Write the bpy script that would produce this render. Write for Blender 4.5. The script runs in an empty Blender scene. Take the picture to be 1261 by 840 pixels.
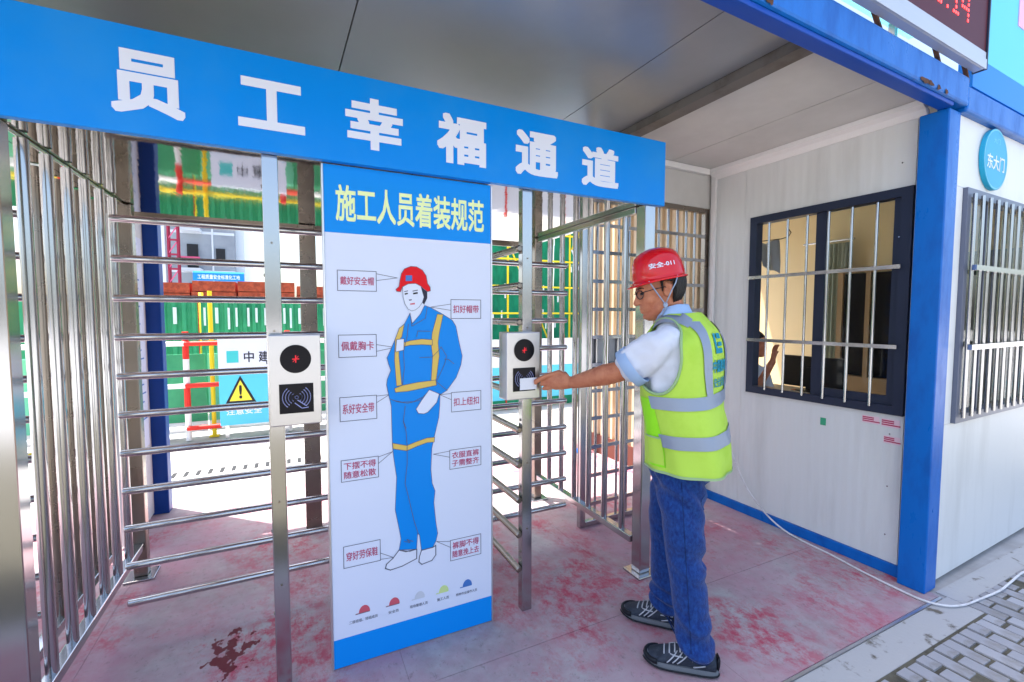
import bpy, bmesh, math, random
import numpy as np
from mathutils import Vector, Matrix, noise
from mathutils.bvhtree import BVHTree
random.seed(7)
R = math.radians
scene = bpy.context.scene
COL = scene.collection

# ------------------------------------------------------------------ camera
cam = bpy.data.cameras.new('camera')
cam.sensor_width = 36.0
cam.lens = 36.0 * 560.9 / 1261.0
cam.clip_start = 0.02
cam.clip_end = 2000
cam_o = bpy.data.objects.new('camera', cam)
COL.objects.link(cam_o)
cam_o.location = (0, 0, 1.47)
cam_o.rotation_euler = (R(90 - 3.25), 0, R(-25.77))
scene.camera = cam_o

# ------------------------------------------------------------------ sky, sun, exposure
SUN_EL = 69.0
SUN_AZ = -47.8           # from +Y, clockwise
world = bpy.data.worlds.new('World')
scene.world = world
world.use_nodes = True
wn = world.node_tree
wn.nodes.clear()
sky = wn.nodes.new('ShaderNodeTexSky')
sky.sky_type = 'NISHITA'
sky.sun_disc = False
sky.sun_elevation = R(SUN_EL)
sky.sun_rotation = R(SUN_AZ)
sky.air_density = 1.0
sky.dust_density = 4.0
sky.ozone_density = 1.0
bg = wn.nodes.new('ShaderNodeBackground')
bg.inputs['Strength'].default_value = 0.15
wo = wn.nodes.new('ShaderNodeOutputWorld')
wn.links.new(sky.outputs[0], bg.inputs['Color'])
wn.links.new(bg.outputs[0], wo.inputs['Surface'])
sun = bpy.data.lights.new('sun', 'SUN')
sun.energy = 4.5
sun.angle = R(0.53)
sun.color = (1.0, 0.95, 0.88)
sun_o = bpy.data.objects.new('sun', sun)
COL.objects.link(sun_o)
sv = Vector((math.sin(R(SUN_AZ)) * math.cos(R(SUN_EL)), math.cos(R(SUN_AZ)) * math.cos(R(SUN_EL)), math.sin(R(SUN_EL))))
sun_o.rotation_euler = (-sv).to_track_quat('-Z', 'Y').to_euler()
sun_o.location = (0, 0, 12)
scene.view_settings.view_transform = 'Standard'
scene.view_settings.look = 'None'
scene.view_settings.gamma = 1.0
scene.view_settings.exposure = 1.8
scene.cycles.max_bounces = 10
scene.cycles.diffuse_bounces = 5
scene.cycles.glossy_bounces = 6
scene.cycles.transparent_max_bounces = 12

# ------------------------------------------------------------------ helpers
YO = R(1.9)                       # the guard house stands 1.9 degrees off the turnstile row
OFF = Vector((3.03, 1.148, 0))
ORG = {}


def lin(h):
    if isinstance(h, str):
        c = [int(h[i:i + 2], 16) / 255 for i in (0, 2, 4)]
    else:
        c = [v / 255 for v in h]
    return tuple(v / 12.92 if v <= 0.04045 else ((v + 0.055) / 1.055) ** 2.4 for v in c)


MATS = {}


def M(name, col, rough=0.5, metal=0.0, col2=None, vs=6.0, lo=0.45, hi=0.7, stretch=(1, 1, 1), bump=0.0, bs=60.0,
      rvar=0.0, spec=0.33, coat=0.0, trans=0.0, ior=1.45, emit=None, es=0.0, bstretch=(1, 1, 1), detail=6.0, amt=1.0, sheen=0.0):
    """plain procedural material: base colour, optional noise-driven second colour, relief and gloss variation"""
    m = bpy.data.materials.new(name)
    m.use_nodes = True
    nt = m.node_tree
    p = nt.nodes['Principled BSDF']
    p.inputs['Base Color'].default_value = (*col, 1)
    p.inputs['Roughness'].default_value = rough
    p.inputs['Metallic'].default_value = metal
    p.inputs['Specular IOR Level'].default_value = spec
    p.inputs['Coat Weight'].default_value = coat
    p.inputs['Coat Roughness'].default_value = 0.08
    p.inputs['Transmission Weight'].default_value = trans
    p.inputs['IOR'].default_value = ior
    p.inputs['Sheen Weight'].default_value = sheen
    if emit:
        p.inputs['Emission Color'].default_value = (*emit, 1)
        p.inputs['Emission Strength'].default_value = es
    tc = nt.nodes.new('ShaderNodeTexCoord')
    if col2 is not None or rvar:
        mp = nt.nodes.new('ShaderNodeMapping')
        mp.inputs['Scale'].default_value = stretch
        nt.links.new(tc.outputs['Object'], mp.inputs['Vector'])
        nz = nt.nodes.new('ShaderNodeTexNoise')
        nz.inputs['Scale'].default_value = vs
        nz.inputs['Detail'].default_value = detail
        nz.inputs['Roughness'].default_value = 0.62
        nt.links.new(mp.outputs[0], nz.inputs['Vector'])
        if col2 is not None:
            rp = nt.nodes.new('ShaderNodeMapRange')
            rp.inputs['From Min'].default_value = lo
            rp.inputs['From Max'].default_value = hi
            rp.inputs['To Max'].default_value = amt
            nt.links.new(nz.outputs['Fac'], rp.inputs['Value'])
            mx = nt.nodes.new('ShaderNodeMix')
            mx.data_type = 'RGBA'
            mx.inputs[6].default_value = (*col, 1)
            mx.inputs[7].default_value = (*col2, 1)
            nt.links.new(rp.outputs[0], mx.inputs[0])
            nt.links.new(mx.outputs[2], p.inputs['Base Color'])
        if rvar:
            r2 = nt.nodes.new('ShaderNodeMapRange')
            r2.inputs['From Min'].default_value = 0.3
            r2.inputs['From Max'].default_value = 0.7
            r2.inputs['To Min'].default_value = max(0.02, rough - rvar)
            r2.inputs['To Max'].default_value = rough + rvar
            nt.links.new(nz.outputs['Fac'], r2.inputs['Value'])
            nt.links.new(r2.outputs[0], p.inputs['Roughness'])
    if bump:
        mp2 = nt.nodes.new('ShaderNodeMapping')
        mp2.inputs['Scale'].default_value = bstretch
        nt.links.new(tc.outputs['Object'], mp2.inputs['Vector'])
        n2 = nt.nodes.new('ShaderNodeTexNoise')
        n2.inputs['Scale'].default_value = bs
        n2.inputs['Detail'].default_value = 4
        nt.links.new(mp2.outputs[0], n2.inputs['Vector'])
        b = nt.nodes.new('ShaderNodeBump')
        b.inputs['Strength'].default_value = bump
        b.inputs['Distance'].default_value = 0.01
        nt.links.new(n2.outputs['Fac'], b.inputs['Height'])
        nt.links.new(b.outputs[0], p.inputs['Normal'])
    MATS[name] = m
    return m


class MB:
    """collects vertices and faces; build() links them as one mesh object"""
    def __init__(s):
        s.v, s.f = [], []

    def add(s, vs, fs):
        k = len(s.v)
        s.v += [tuple(v) for v in vs]
        s.f += [tuple(i + k for i in f) for f in fs]
        return s

    def box(s, x0, x1, y0, y1, z0, z1):
        return s.add([(x0, y0, z0), (x1, y0, z0), (x1, y1, z0), (x0, y1, z0), (x0, y0, z1), (x1, y0, z1), (x1, y1, z1), (x0, y1, z1)],
                     [(3, 2, 1, 0), (4, 5, 6, 7), (0, 1, 5, 4), (1, 2, 6, 5), (2, 3, 7, 6), (3, 0, 4, 7)])

    def bar(s, p0, p1, w, h, up=(0, 0, 1)):
        p0, p1 = Vector(p0), Vector(p1)
        d = (p1 - p0).normalized()
        u = Vector(up)
        sx = d.cross(u)
        if sx.length < 1e-4:
            sx = d.cross(Vector((1, 0, 0)))
        sx.normalize()
        uz = sx.cross(d).normalized()
        vs = []
        for p in (p0, p1):
            for a, b in ((-1, -1), (1, -1), (1, 1), (-1, 1)):
                vs.append(p + sx * a * w / 2 + uz * b * h / 2)
        return s.add(vs, [(3, 2, 1, 0), (4, 5, 6, 7), (0, 1, 5, 4), (1, 2, 6, 5), (2, 3, 7, 6), (3, 0, 4, 7)])

    def path(s, pts, r, n=10, caps=True, rb=None, up=None):
        """swept tube; r number or list; rb second radius for an elliptical section"""
        pts = [Vector(p) for p in pts]
        m = len(pts)
        rs = r if isinstance(r, (list, tuple)) else [r] * m
        rbs = rs if rb is None else (rb if isinstance(rb, (list, tuple)) else [rb] * m)
        tang = []
        for i in range(m):
            a = pts[max(0, i - 1)]
            b = pts[min(m - 1, i + 1)]
            tang.append((b - a).normalized())
        u = Vector(up) if up else (Vector((0, 0, 1)) if abs(tang[0].z) < 0.9 else Vector((1, 0, 0)))
        k = len(s.v)
        for i in range(m):
            t = tang[i]
            if not up:
                u = (u - t * u.dot(t))
                if u.length < 1e-5:
                    u = t.orthogonal()
                u.normalize()
                uu = u
            else:
                uu = Vector(up)
                uu = (uu - t * uu.dot(t)).normalized()
            w = t.cross(uu).normalized()
            for j in range(n):
                a = 2 * math.pi * j / n
                s.v.append(tuple(pts[i] + w * (math.cos(a) * rs[i]) + uu * (math.sin(a) * rbs[i])))
        for i in range(m - 1):
            for j in range(n):
                a = k + i * n + j
                b = k + i * n + (j + 1) % n
                s.f.append((a, b, b + n, a + n))
        if caps:
            s.f.append(tuple(k + j for j in range(n))[::-1])
            s.f.append(tuple(k + (m - 1) * n + j for j in range(n)))
        return s

    def tube(s, p0, p1, r, n=12, r1=None):
        return s.path([p0, p1], [r, r if r1 is None else r1], n)

    def limb(s, pts, rs, n=18, rb=None, up=None):
        """closed tapered limb with rounded ends, for unions"""
        pts = [Vector(p) for p in pts]
        rb = list(rs) if rb is None else list(rb)
        a = (pts[0] - pts[1]).normalized()
        b = (pts[-1] - pts[-2]).normalized()
        P = [pts[0] + a * rs[0] * 0.85, pts[0] + a * rs[0] * 0.55] + pts + [pts[-1] + b * rs[-1] * 0.55, pts[-1] + b * rs[-1] * 0.85]
        RR = [rs[0] * 0.42, rs[0] * 0.8] + list(rs) + [rs[-1] * 0.8, rs[-1] * 0.42]
        RB = [rb[0] * 0.42, rb[0] * 0.8] + rb + [rb[-1] * 0.8, rb[-1] * 0.42]
        return s.path(P, RR, n, True, RB, up)

    def ball(s, c, rx, ry=None, rz=None, n=20, m=12, rot=None):
        ry = rx if ry is None else ry
        rz = rx if rz is None else rz
        k = len(s.v)
        c = Vector(c)
        vs = []
        for i in range(1, m):
            th = math.pi * i / m
            for j in range(n):
                ph = 2 * math.pi * j / n
                vs.append(Vector((rx * math.sin(th) * math.cos(ph), ry * math.sin(th) * math.sin(ph), rz * math.cos(th))))
        vs.append(Vector((0, 0, rz)))
        vs.append(Vector((0, 0, -rz)))
        if rot is not None:
            vs = [rot @ v for v in vs]
        s.v += [tuple(c + v) for v in vs]
        for i in range(m - 2):
            for j in range(n):
                a, b = k + i * n + j, k + i * n + (j + 1) % n
                s.f.append((a, a + n, b + n, b))
        t, bt = k + (m - 1) * n, k + (m - 1) * n + 1
        for j in range(n):
            s.f.append((t, k + j, k + (j + 1) % n))
            q = k + (m - 2) * n
            s.f.append((bt, q + (j + 1) % n, q + j))
        return s

    def rings(s, rings, cap0=True, cap1=True):
        k = len(s.v)
        n = len(rings[0])
        for r in rings:
            s.v += [tuple(p) for p in r]
        for i in range(len(rings) - 1):
            for j in range(n):
                a, b = k + i * n + j, k + i * n + (j + 1) % n
                s.f.append((a, b, b + n, a + n))
        if cap0:
            s.f.append(tuple(k + j for j in range(n))[::-1])
        if cap1:
            s.f.append(tuple(k + (len(rings) - 1) * n + j for j in range(n)))
        return s

    def prism(s, poly, fn, t):
        """2-D outline extruded from w=0 to w=t, placed by fn(u, v, w)"""
        n = len(poly)
        vs = [fn(u, v, 0) for u, v in poly] + [fn(u, v, t) for u, v in poly]
        fs = [tuple(range(n))[::-1], tuple(range(n, 2 * n))]
        for i in range(n):
            j = (i + 1) % n
            fs.append((i, j, j + n, i + n))
        return s.add(vs, fs)

    def poly(s, pts):
        return s.add(pts, [tuple(range(len(pts)))])

    def build(s, name, mat, parent=None, smooth=False, bevel=0.0, org=None, auto=None):
        me = bpy.data.meshes.new(name)
        root = parent
        while root is not None and root.parent is not None:
            root = root.parent
        o0 = Vector(org) if org is not None else (ORG.get(root.name, Vector((0, 0, 0))) if root is not None else Vector((0, 0, 0)))
        me.from_pydata([(v[0] - o0[0], v[1] - o0[1], v[2] - o0[2]) for v in s.v], [], s.f)
        me.update()
        return link(name, me, mat, parent, smooth, bevel, auto)


def link(name, me, mat, parent=None, smooth=False, bevel=0.0, auto=None):
    if mat is not None:
        me.materials.append(MATS[mat] if isinstance(mat, str) else mat)
    if smooth:
        me.polygons.foreach_set('use_smooth', [True] * len(me.polygons))
        if auto:
            me.set_sharp_from_angle(angle=R(auto))
    o = bpy.data.objects.new(name, me)
    COL.objects.link(o)
    o.parent = parent
    if bevel:
        b = o.modifiers.new('bevel', 'BEVEL')
        b.width = bevel
        b.segments = 2
        b.limit_method = 'ANGLE'
        b.angle_limit = R(40)
    return o


def tag(o, label=None, cat=None, group=None, kind=None):
    if label:
        o['label'] = label
    if cat:
        o['category'] = cat
    if group:
        o['group'] = group
    if kind:
        o['kind'] = kind
    return o


def place(o, base, frame='T', rz=0.0):
    if frame == 'O':
        c, s_ = math.cos(YO), math.sin(YO)
        o.location = (OFF.x + base[0] * c - base[1] * s_, OFF.y + base[0] * s_ + base[1] * c, base[2])
        o.rotation_euler = (0, 0, YO + rz)
    else:
        o.location = base
        o.rotation_euler = (0, 0, rz)


def thing(name, label, cat, base=(0, 0, 0), frame='T', group=None, kind=None):
    """an Empty at the thing's base; its parts are given in the frame's coordinates"""
    o = bpy.data.objects.new(name, None)
    o.empty_display_size = 0.1
    COL.objects.link(o)
    place(o, base, frame)
    ORG[o.name] = Vector(base)
    return tag(o, label, cat, group, kind)


def single(name, mb, mat, label, cat, base, frame='T', group=None, kind=None, **kw):
    o = mb.build(name, mat, None, org=base, **kw)
    place(o, base, frame)
    ORG[o.name] = Vector(base)
    return tag(o, label, cat, group, kind)


def pmap_y(y):            # a sheet facing -Y
    return lambda u, v: (u, y, v)


def pmap_x(x):            # a sheet facing -X, read from that side (u grows towards -Y)
    return lambda u, v: (x, -u, v)


def text_mb(body, rect, fn, bold=0.0, space=1.0, keep=False):
    """lettering from the built-in typeface, fitted into rect=(u0,v0,u1,v1) and placed by fn(u,v)"""
    c = bpy.data.curves.new('lettering', 'FONT')
    c.body = body
    c.offset = 0.0
    c.resolution_u = 3
    c.space_character = space
    c.align_x = 'CENTER'
    o = bpy.data.objects.new('lettering', c)
    COL.objects.link(o)
    bpy.context.view_layer.update()
    dg = bpy.context.evaluated_depsgraph_get()
    me = o.evaluated_get(dg).to_mesh()
    P = np.array([v.co[:] for v in me.vertices]) if len(me.vertices) else np.zeros((1, 3))
    F = [tuple(p.vertices) for p in me.polygons]
    o.evaluated_get(dg).to_mesh_clear()
    bpy.data.objects.remove(o)
    bpy.data.curves.remove(c)
    lo, hi = P.min(0), P.max(0)
    u0, v0, u1, v1 = rect
    sx = (u1 - u0) / max(1e-6, hi[0] - lo[0])
    sy = (v1 - v0) / max(1e-6, hi[1] - lo[1])
    if keep:
        sx = sy = min(sx, sy)
    cu, cv = (u0 + u1) / 2, (v0 + v1) / 2
    mu, mv = (lo[0] + hi[0]) / 2, (lo[1] + hi[1]) / 2
    mb = MB()
    if bold <= 0:
        mb.add([fn(cu + (p[0] - mu) * sx, cv + (p[1] - mv) * sy) for p in P], F)
        return mb
    # heavier strokes: the glyph is laid down several times, each a hair in front of the last
    sx *= (hi[0] - lo[0]) / (hi[0] - lo[0] + 2 * bold)
    sy *= (hi[1] - lo[1]) / (hi[1] - lo[1] + 2 * bold)
    a0 = Vector(fn(cu, cv))
    nrm = (Vector(fn(cu + (u1 - u0) * .05, cv)) - a0).cross(Vector(fn(cu, cv + (v1 - v0) * .05)) - a0).normalized()
    m = 6 if bold > .03 else 2
    side = [-1 + 2 * q / m for q in range(m)]
    ring = [(q, -1) for q in side] + [(1, q) for q in side] + [(-q, 1) for q in side] + [(-1, -q) for q in side] + [(0, 0)]
    for k, (du, dv) in enumerate(ring):
        du, dv = bold * du, bold * dv
        mb.add([Vector(fn(cu + (p[0] - mu + du) * sx, cv + (p[1] - mv + dv) * sy)) + nrm * (k * .00004) for p in P], F)
    return mb


def stroke(mb, pts, w, fn, closed=False):
    """flat line of width w through 2-D points"""
    n = len(pts)
    seg = [(pts[i], pts[(i + 1) % n]) for i in range(n if closed else n - 1)]
    for (a, b) in seg:
        d = Vector((b[0] - a[0], b[1] - a[1]))
        if d.length < 1e-6:
            continue
        d.normalize()
        q = Vector((-d.y, d.x)) * w / 2
        e = d * w / 2
        mb.poly([fn(a[0] - e.x - q.x, a[1] - e.y - q.y), fn(b[0] + e.x - q.x, b[1] + e.y - q.y),
                 fn(b[0] + e.x + q.x, b[1] + e.y + q.y), fn(a[0] - e.x + q.x, a[1] - e.y + q.y)])
    return mb


def disc_pts(c, r, n=32, ry=None):
    ry = r if ry is None else ry
    return [(c[0] + r * math.cos(2 * math.pi * i / n), c[1] + ry * math.sin(2 * math.pi * i / n)) for i in range(n)]


def baked(mb, voxel=None, smooth=0, factor=0.5, subsurf=0):
    """returns a mesh datablock after an optional voxel union and smoothing"""
    me = bpy.data.meshes.new('raw')
    me.from_pydata(mb.v, [], mb.f)
    me.update()
    o = bpy.data.objects.new('raw', me)
    COL.objects.link(o)
    if voxel:
        r = o.modifiers.new('r', 'REMESH')
        r.mode = 'VOXEL'
        r.voxel_size = voxel
    if subsurf:
        q = o.modifiers.new('q', 'SUBSURF')
        q.levels = subsurf
        q.render_levels = subsurf
    if smooth:
        q = o.modifiers.new('s', 'SMOOTH')
        q.factor = factor
        q.iterations = smooth
    bpy.context.view_layer.update()
    dg = bpy.context.evaluated_depsgraph_get()
    out = bpy.data.meshes.new_from_object(o.evaluated_get(dg))
    bpy.data.objects.remove(o)
    bpy.data.meshes.remove(me)
    return out


def wrinkle(me, fn):
    """pushes each vertex along its normal by fn(co)"""
    me.update()
    nr = [v.normal.copy() for v in me.vertices]
    for v, n in zip(me.vertices, nr):
        v.co = v.co + n * fn(v.co)
    me.update()


# ------------------------------------------------------------------ materials
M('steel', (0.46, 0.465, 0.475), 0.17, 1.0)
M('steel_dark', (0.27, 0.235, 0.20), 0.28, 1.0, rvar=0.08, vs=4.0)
M('steel_plate', (0.34, 0.31, 0.28), 0.05, 1.0, bump=0.10, bs=7.0, bstretch=(1, 0.3, 1))
M('reader_steel', (0.56, 0.55, 0.55), 0.36, 1.0, bump=0.02, bs=300, bstretch=(0.05, 1, 1))
M('banner_blue', (0.0, 0.245, 0.80), 0.34, 0, rvar=0.08, vs=2.5, spec=0.25, col2=(0.02, 0.275, 0.77), lo=0.45, hi=0.8, bump=0.03, bs=4)
M('panel_blue', (0.0, 0.265, 0.80), 0.38, spec=0.25)
M('poster_white', (0.70, 0.75, 0.89), 0.33, 0, rvar=0.06, vs=3, bump=0.02, bs=3)
M('letter_white', (0.74, 0.79, 0.92), 0.4)
M('title_yellow', lin((232, 246, 180)), 0.4)
M('ink_black', (0.02, 0.02, 0.025), 0.5)
M('ink_grey', (0.12, 0.13, 0.18), 0.5)
M('ink_magenta', lin((185, 70, 110)), 0.5)
M('print_red', lin((225, 8, 24)), 0.4, spec=0.25)
M('print_blue', (0.0, 0.25, 0.76), 0.4, spec=0.25)
M('print_yellow', lin((222, 188, 92)), 0.4)
M('print_skin', (0.72, 0.76, 0.88), 0.4)
M('print_dark', lin((40, 40, 60)), 0.4)
M('print_navy', lin((70, 120, 190)), 0.4)
M('print_pale', lin((200, 205, 215)), 0.4)
M('print_lime', lin((205, 225, 150)), 0.4)
M('print_red_soft', lin((205, 90, 105)), 0.4)
M('alu', (0.70, 0.70, 0.72), 0.38, 1.0)
M('black_glass', (0.006, 0.006, 0.009), 0.16, 0, spec=0.12)
M('led_red', lin((120, 10, 20)), 0.4, emit=(1, 0.03, 0.05), es=0.25)
M('led_bright', (0.8, 0.02, 0.02), 0.4, emit=(1, 0.04, 0.04), es=1.6)
M('icon_lilac', lin((150, 155, 205)), 0.4)
M('wall_white', (0.68, 0.695, 0.69), 0.36, 0, col2=(0.56, 0.57, 0.56), vs=5.0, stretch=(1, 1, 0.14), lo=0.5, hi=0.78)
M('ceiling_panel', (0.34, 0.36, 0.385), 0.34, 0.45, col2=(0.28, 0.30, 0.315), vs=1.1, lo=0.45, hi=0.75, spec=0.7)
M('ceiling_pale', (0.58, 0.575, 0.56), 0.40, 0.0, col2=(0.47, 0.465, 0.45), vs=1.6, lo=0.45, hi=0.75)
M('trim_white', (0.76, 0.75, 0.75), 0.4)
M('blue_paint', (0.001, 0.130, 0.50), 0.34, 0, col2=(0.001, 0.095, 0.40), vs=9, stretch=(1, 1, 0.35), lo=0.48, hi=0.66, rvar=0.10, bump=0.06, bs=30, spec=0.35, detail=10)
M('blue_shaded', (0.003, 0.06, 0.38), 0.4, 0)  # shade of the beam's underside put into a darker blue
M('navy_paint', (0.001, 0.045, 0.27), 0.4, 0)
M('rust', lin((92, 62, 48)), 0.85, 0, col2=lin((50, 42, 40)), vs=20)
M('brown_beam', lin((112, 108, 104)), 0.5, 0.35, col2=lin((84, 76, 68)), vs=5)
M('window_grey', lin((104, 110, 128)), 0.35, 0.3)
M('window_frame', lin((44, 52, 72)), 0.35, 0.3)
M('glass', (0.85, 0.9, 0.9), 0.02, 0, trans=1.0, ior=1.15, spec=0.5)
M('room_wall', lin((218, 196, 154)), 0.7)
M('room_floor', lin((205, 195, 180)), 0.5)
M('locker_grey', lin((92, 98, 106)), 0.45, 0.1)
M('curtain', lin((160, 165, 150)), 0.9)
M('cabinet', lin((150, 120, 85)), 0.5)
M('desk_black', lin((26, 28, 34)), 0.35)
M('cloth_grey', lin((150, 158, 170)), 0.9)
M('sign_cyan', lin((36, 160, 200)), 0.35)
M('sign_lite', lin((120, 205, 225)), 0.35)
M('led_board', lin((76, 22, 34)), 0.5)
M('led_frame', (0.55, 0.57, 0.60), 0.4, 0.6)
M('hoard_cyan', lin((96, 200, 236)), 0.4)
M('hoard_blue', lin((20, 128, 224)), 0.4)
M('hoard_pink', lin((225, 175, 215)), 0.4)
M('cable_white', (0.66, 0.66, 0.67), 0.5, 0, col2=(0.42, 0.40, 0.38), vs=14, lo=0.5, hi=0.75)
M('sticker_white', lin((226, 196, 206)), 0.5)
M('sticker_pink', lin((178, 60, 92)), 0.5)
M('sticker_green', lin((60, 160, 120)), 0.5)
M('concrete', (0.44, 0.44, 0.44), 0.85, 0, col2=(0.30, 0.29, 0.28), vs=3.2, lo=0.42, hi=0.75, bump=0.25, bs=60)
M('strip_concrete', (0.43, 0.43, 0.43), 0.8, 0, col2=(0.14, 0.125, 0.10), vs=9, lo=0.57, hi=0.66, bump=0.3, bs=50)
M('soil', (0.13, 0.12, 0.09), 0.95, 0, col2=(0.07, 0.065, 0.05), vs=9, bump=0.6, bs=70)
for i, (g, b) in enumerate(((0.34, 0.37), (0.29, 0.31), (0.38, 0.41))):
    M('brick_%d' % i, (g, g * 1.01, b), 0.75, 0, col2=(0.20, 0.18, 0.15), vs=7, lo=0.5, hi=0.78, bump=0.35, bs=80)
M('puddle_mud', (0.10, 0.085, 0.065), 0.25, 0, col2=(0.16, 0.14, 0.11), vs=12)
M('splash_red', lin((112, 16, 26)), 0.35)
M('yellow_tube', lin((232, 205, 40)), 0.45)
M('green_mesh', lin((20, 128, 92)), 0.85, 0, col2=lin((10, 92, 66)), vs=2.5, lo=0.4, hi=0.7, stretch=(1, 1, 0.4))
M('green_sheet', lin((66, 158, 112)), 0.55, 0, col2=lin((44, 134, 94)), vs=2)
M('green_pale', lin((110, 200, 165)), 0.6)
M('white_paint', (0.78, 0.78, 0.78), 0.5)
M('red_paint', lin((214, 50, 40)), 0.45)
M('board_cyan', lin((90, 195, 225)), 0.45)
M('board_teal', lin((70, 190, 190)), 0.45)
M('warn_yellow', lin((240, 220, 70)), 0.45)
M('brick_red', lin((196, 84, 58)), 0.9, 0, col2=lin((150, 62, 46)), vs=14, lo=0.4, hi=0.65)
M('tower_grey', lin((150, 158, 168)), 0.9, 0, col2=lin((124, 130, 140)), vs=0.35)
M('tower_pale', lin((205, 212, 220)), 0.9)
M('opening_dark', (0.02, 0.022, 0.026), 0.7)
M('mast_red', lin((150, 38, 66)), 0.6)
M('rail_pink', lin((214, 90, 130)), 0.6)
M('beige_sheet', lin((206, 188, 158)), 0.55, 0, col2=lin((180, 160, 130)), vs=1.5)
M('brown_base', lin((104, 62, 52)), 0.8)
M('skin', lin((190, 124, 92)), 0.5, 0, col2=lin((168, 96, 70)), vs=22, lo=0.4, hi=0.7, spec=0.4)
M('hair_black', (0.012, 0.011, 0.012), 0.45, 0, bump=0.6, bs=160, bstretch=(1, 1, 0.25))
M('shirt_white', (0.62, 0.65, 0.73), 0.8, 0, bump=0.35, bs=22, sheen=0.1)
M('shirt_trim', lin((158, 186, 222)), 0.8)
M('vest_lime', (0.43, 0.66, 0.075), 0.7, 0, col2=(0.37, 0.60, 0.05), vs=7, bump=0.35, bs=16)
M('vest_mesh', (0.30, 0.80, 0.02), 0.75, 0, bump=0.3, bs=250)
M('vest_grey', lin((140, 152, 170)), 0.42, 0.25, bump=0.05, bs=90)
M('vest_print', lin((20, 140, 165)), 0.6)
M('vest_piping', lin((150, 180, 130)), 0.7)
M('denim', lin((6, 40, 104)), 0.85, 0, col2=lin((40, 104, 186)), vs=90, lo=0.35, hi=0.9, stretch=(1, 1, 0.6), bump=0.3, bs=200, sheen=0.15, detail=3, amt=0.55)
M('denim_seam', lin((70, 98, 150)), 0.8)
M('denim_dark', lin((18, 40, 84)), 0.85)
M('shoe_dark', lin((38, 46, 58)), 0.6, 0, col2=lin((60, 70, 84)), vs=18, bump=0.2, bs=120)
M('shoe_black', lin((20, 24, 32)), 0.5)
M('shoe_sole', lin((104, 110, 116)), 0.7)
M('shoe_line', lin((178, 182, 190)), 0.6)
M('sock', (0.7, 0.7, 0.75), 0.9)
M('helmet_red', lin((205, 8, 22)), 0.16, 0, coat=0.6, rvar=0.04, vs=5)
M('strap_grey', lin((150, 166, 190)), 0.7)
M('lens', (0.10, 0.10, 0.16), 0.05, 0, spec=0.8)
M('card_white', (0.78, 0.79, 0.85), 0.4)
M('grey_plate', lin((158, 160, 164)), 0.4, 0.4)


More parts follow.
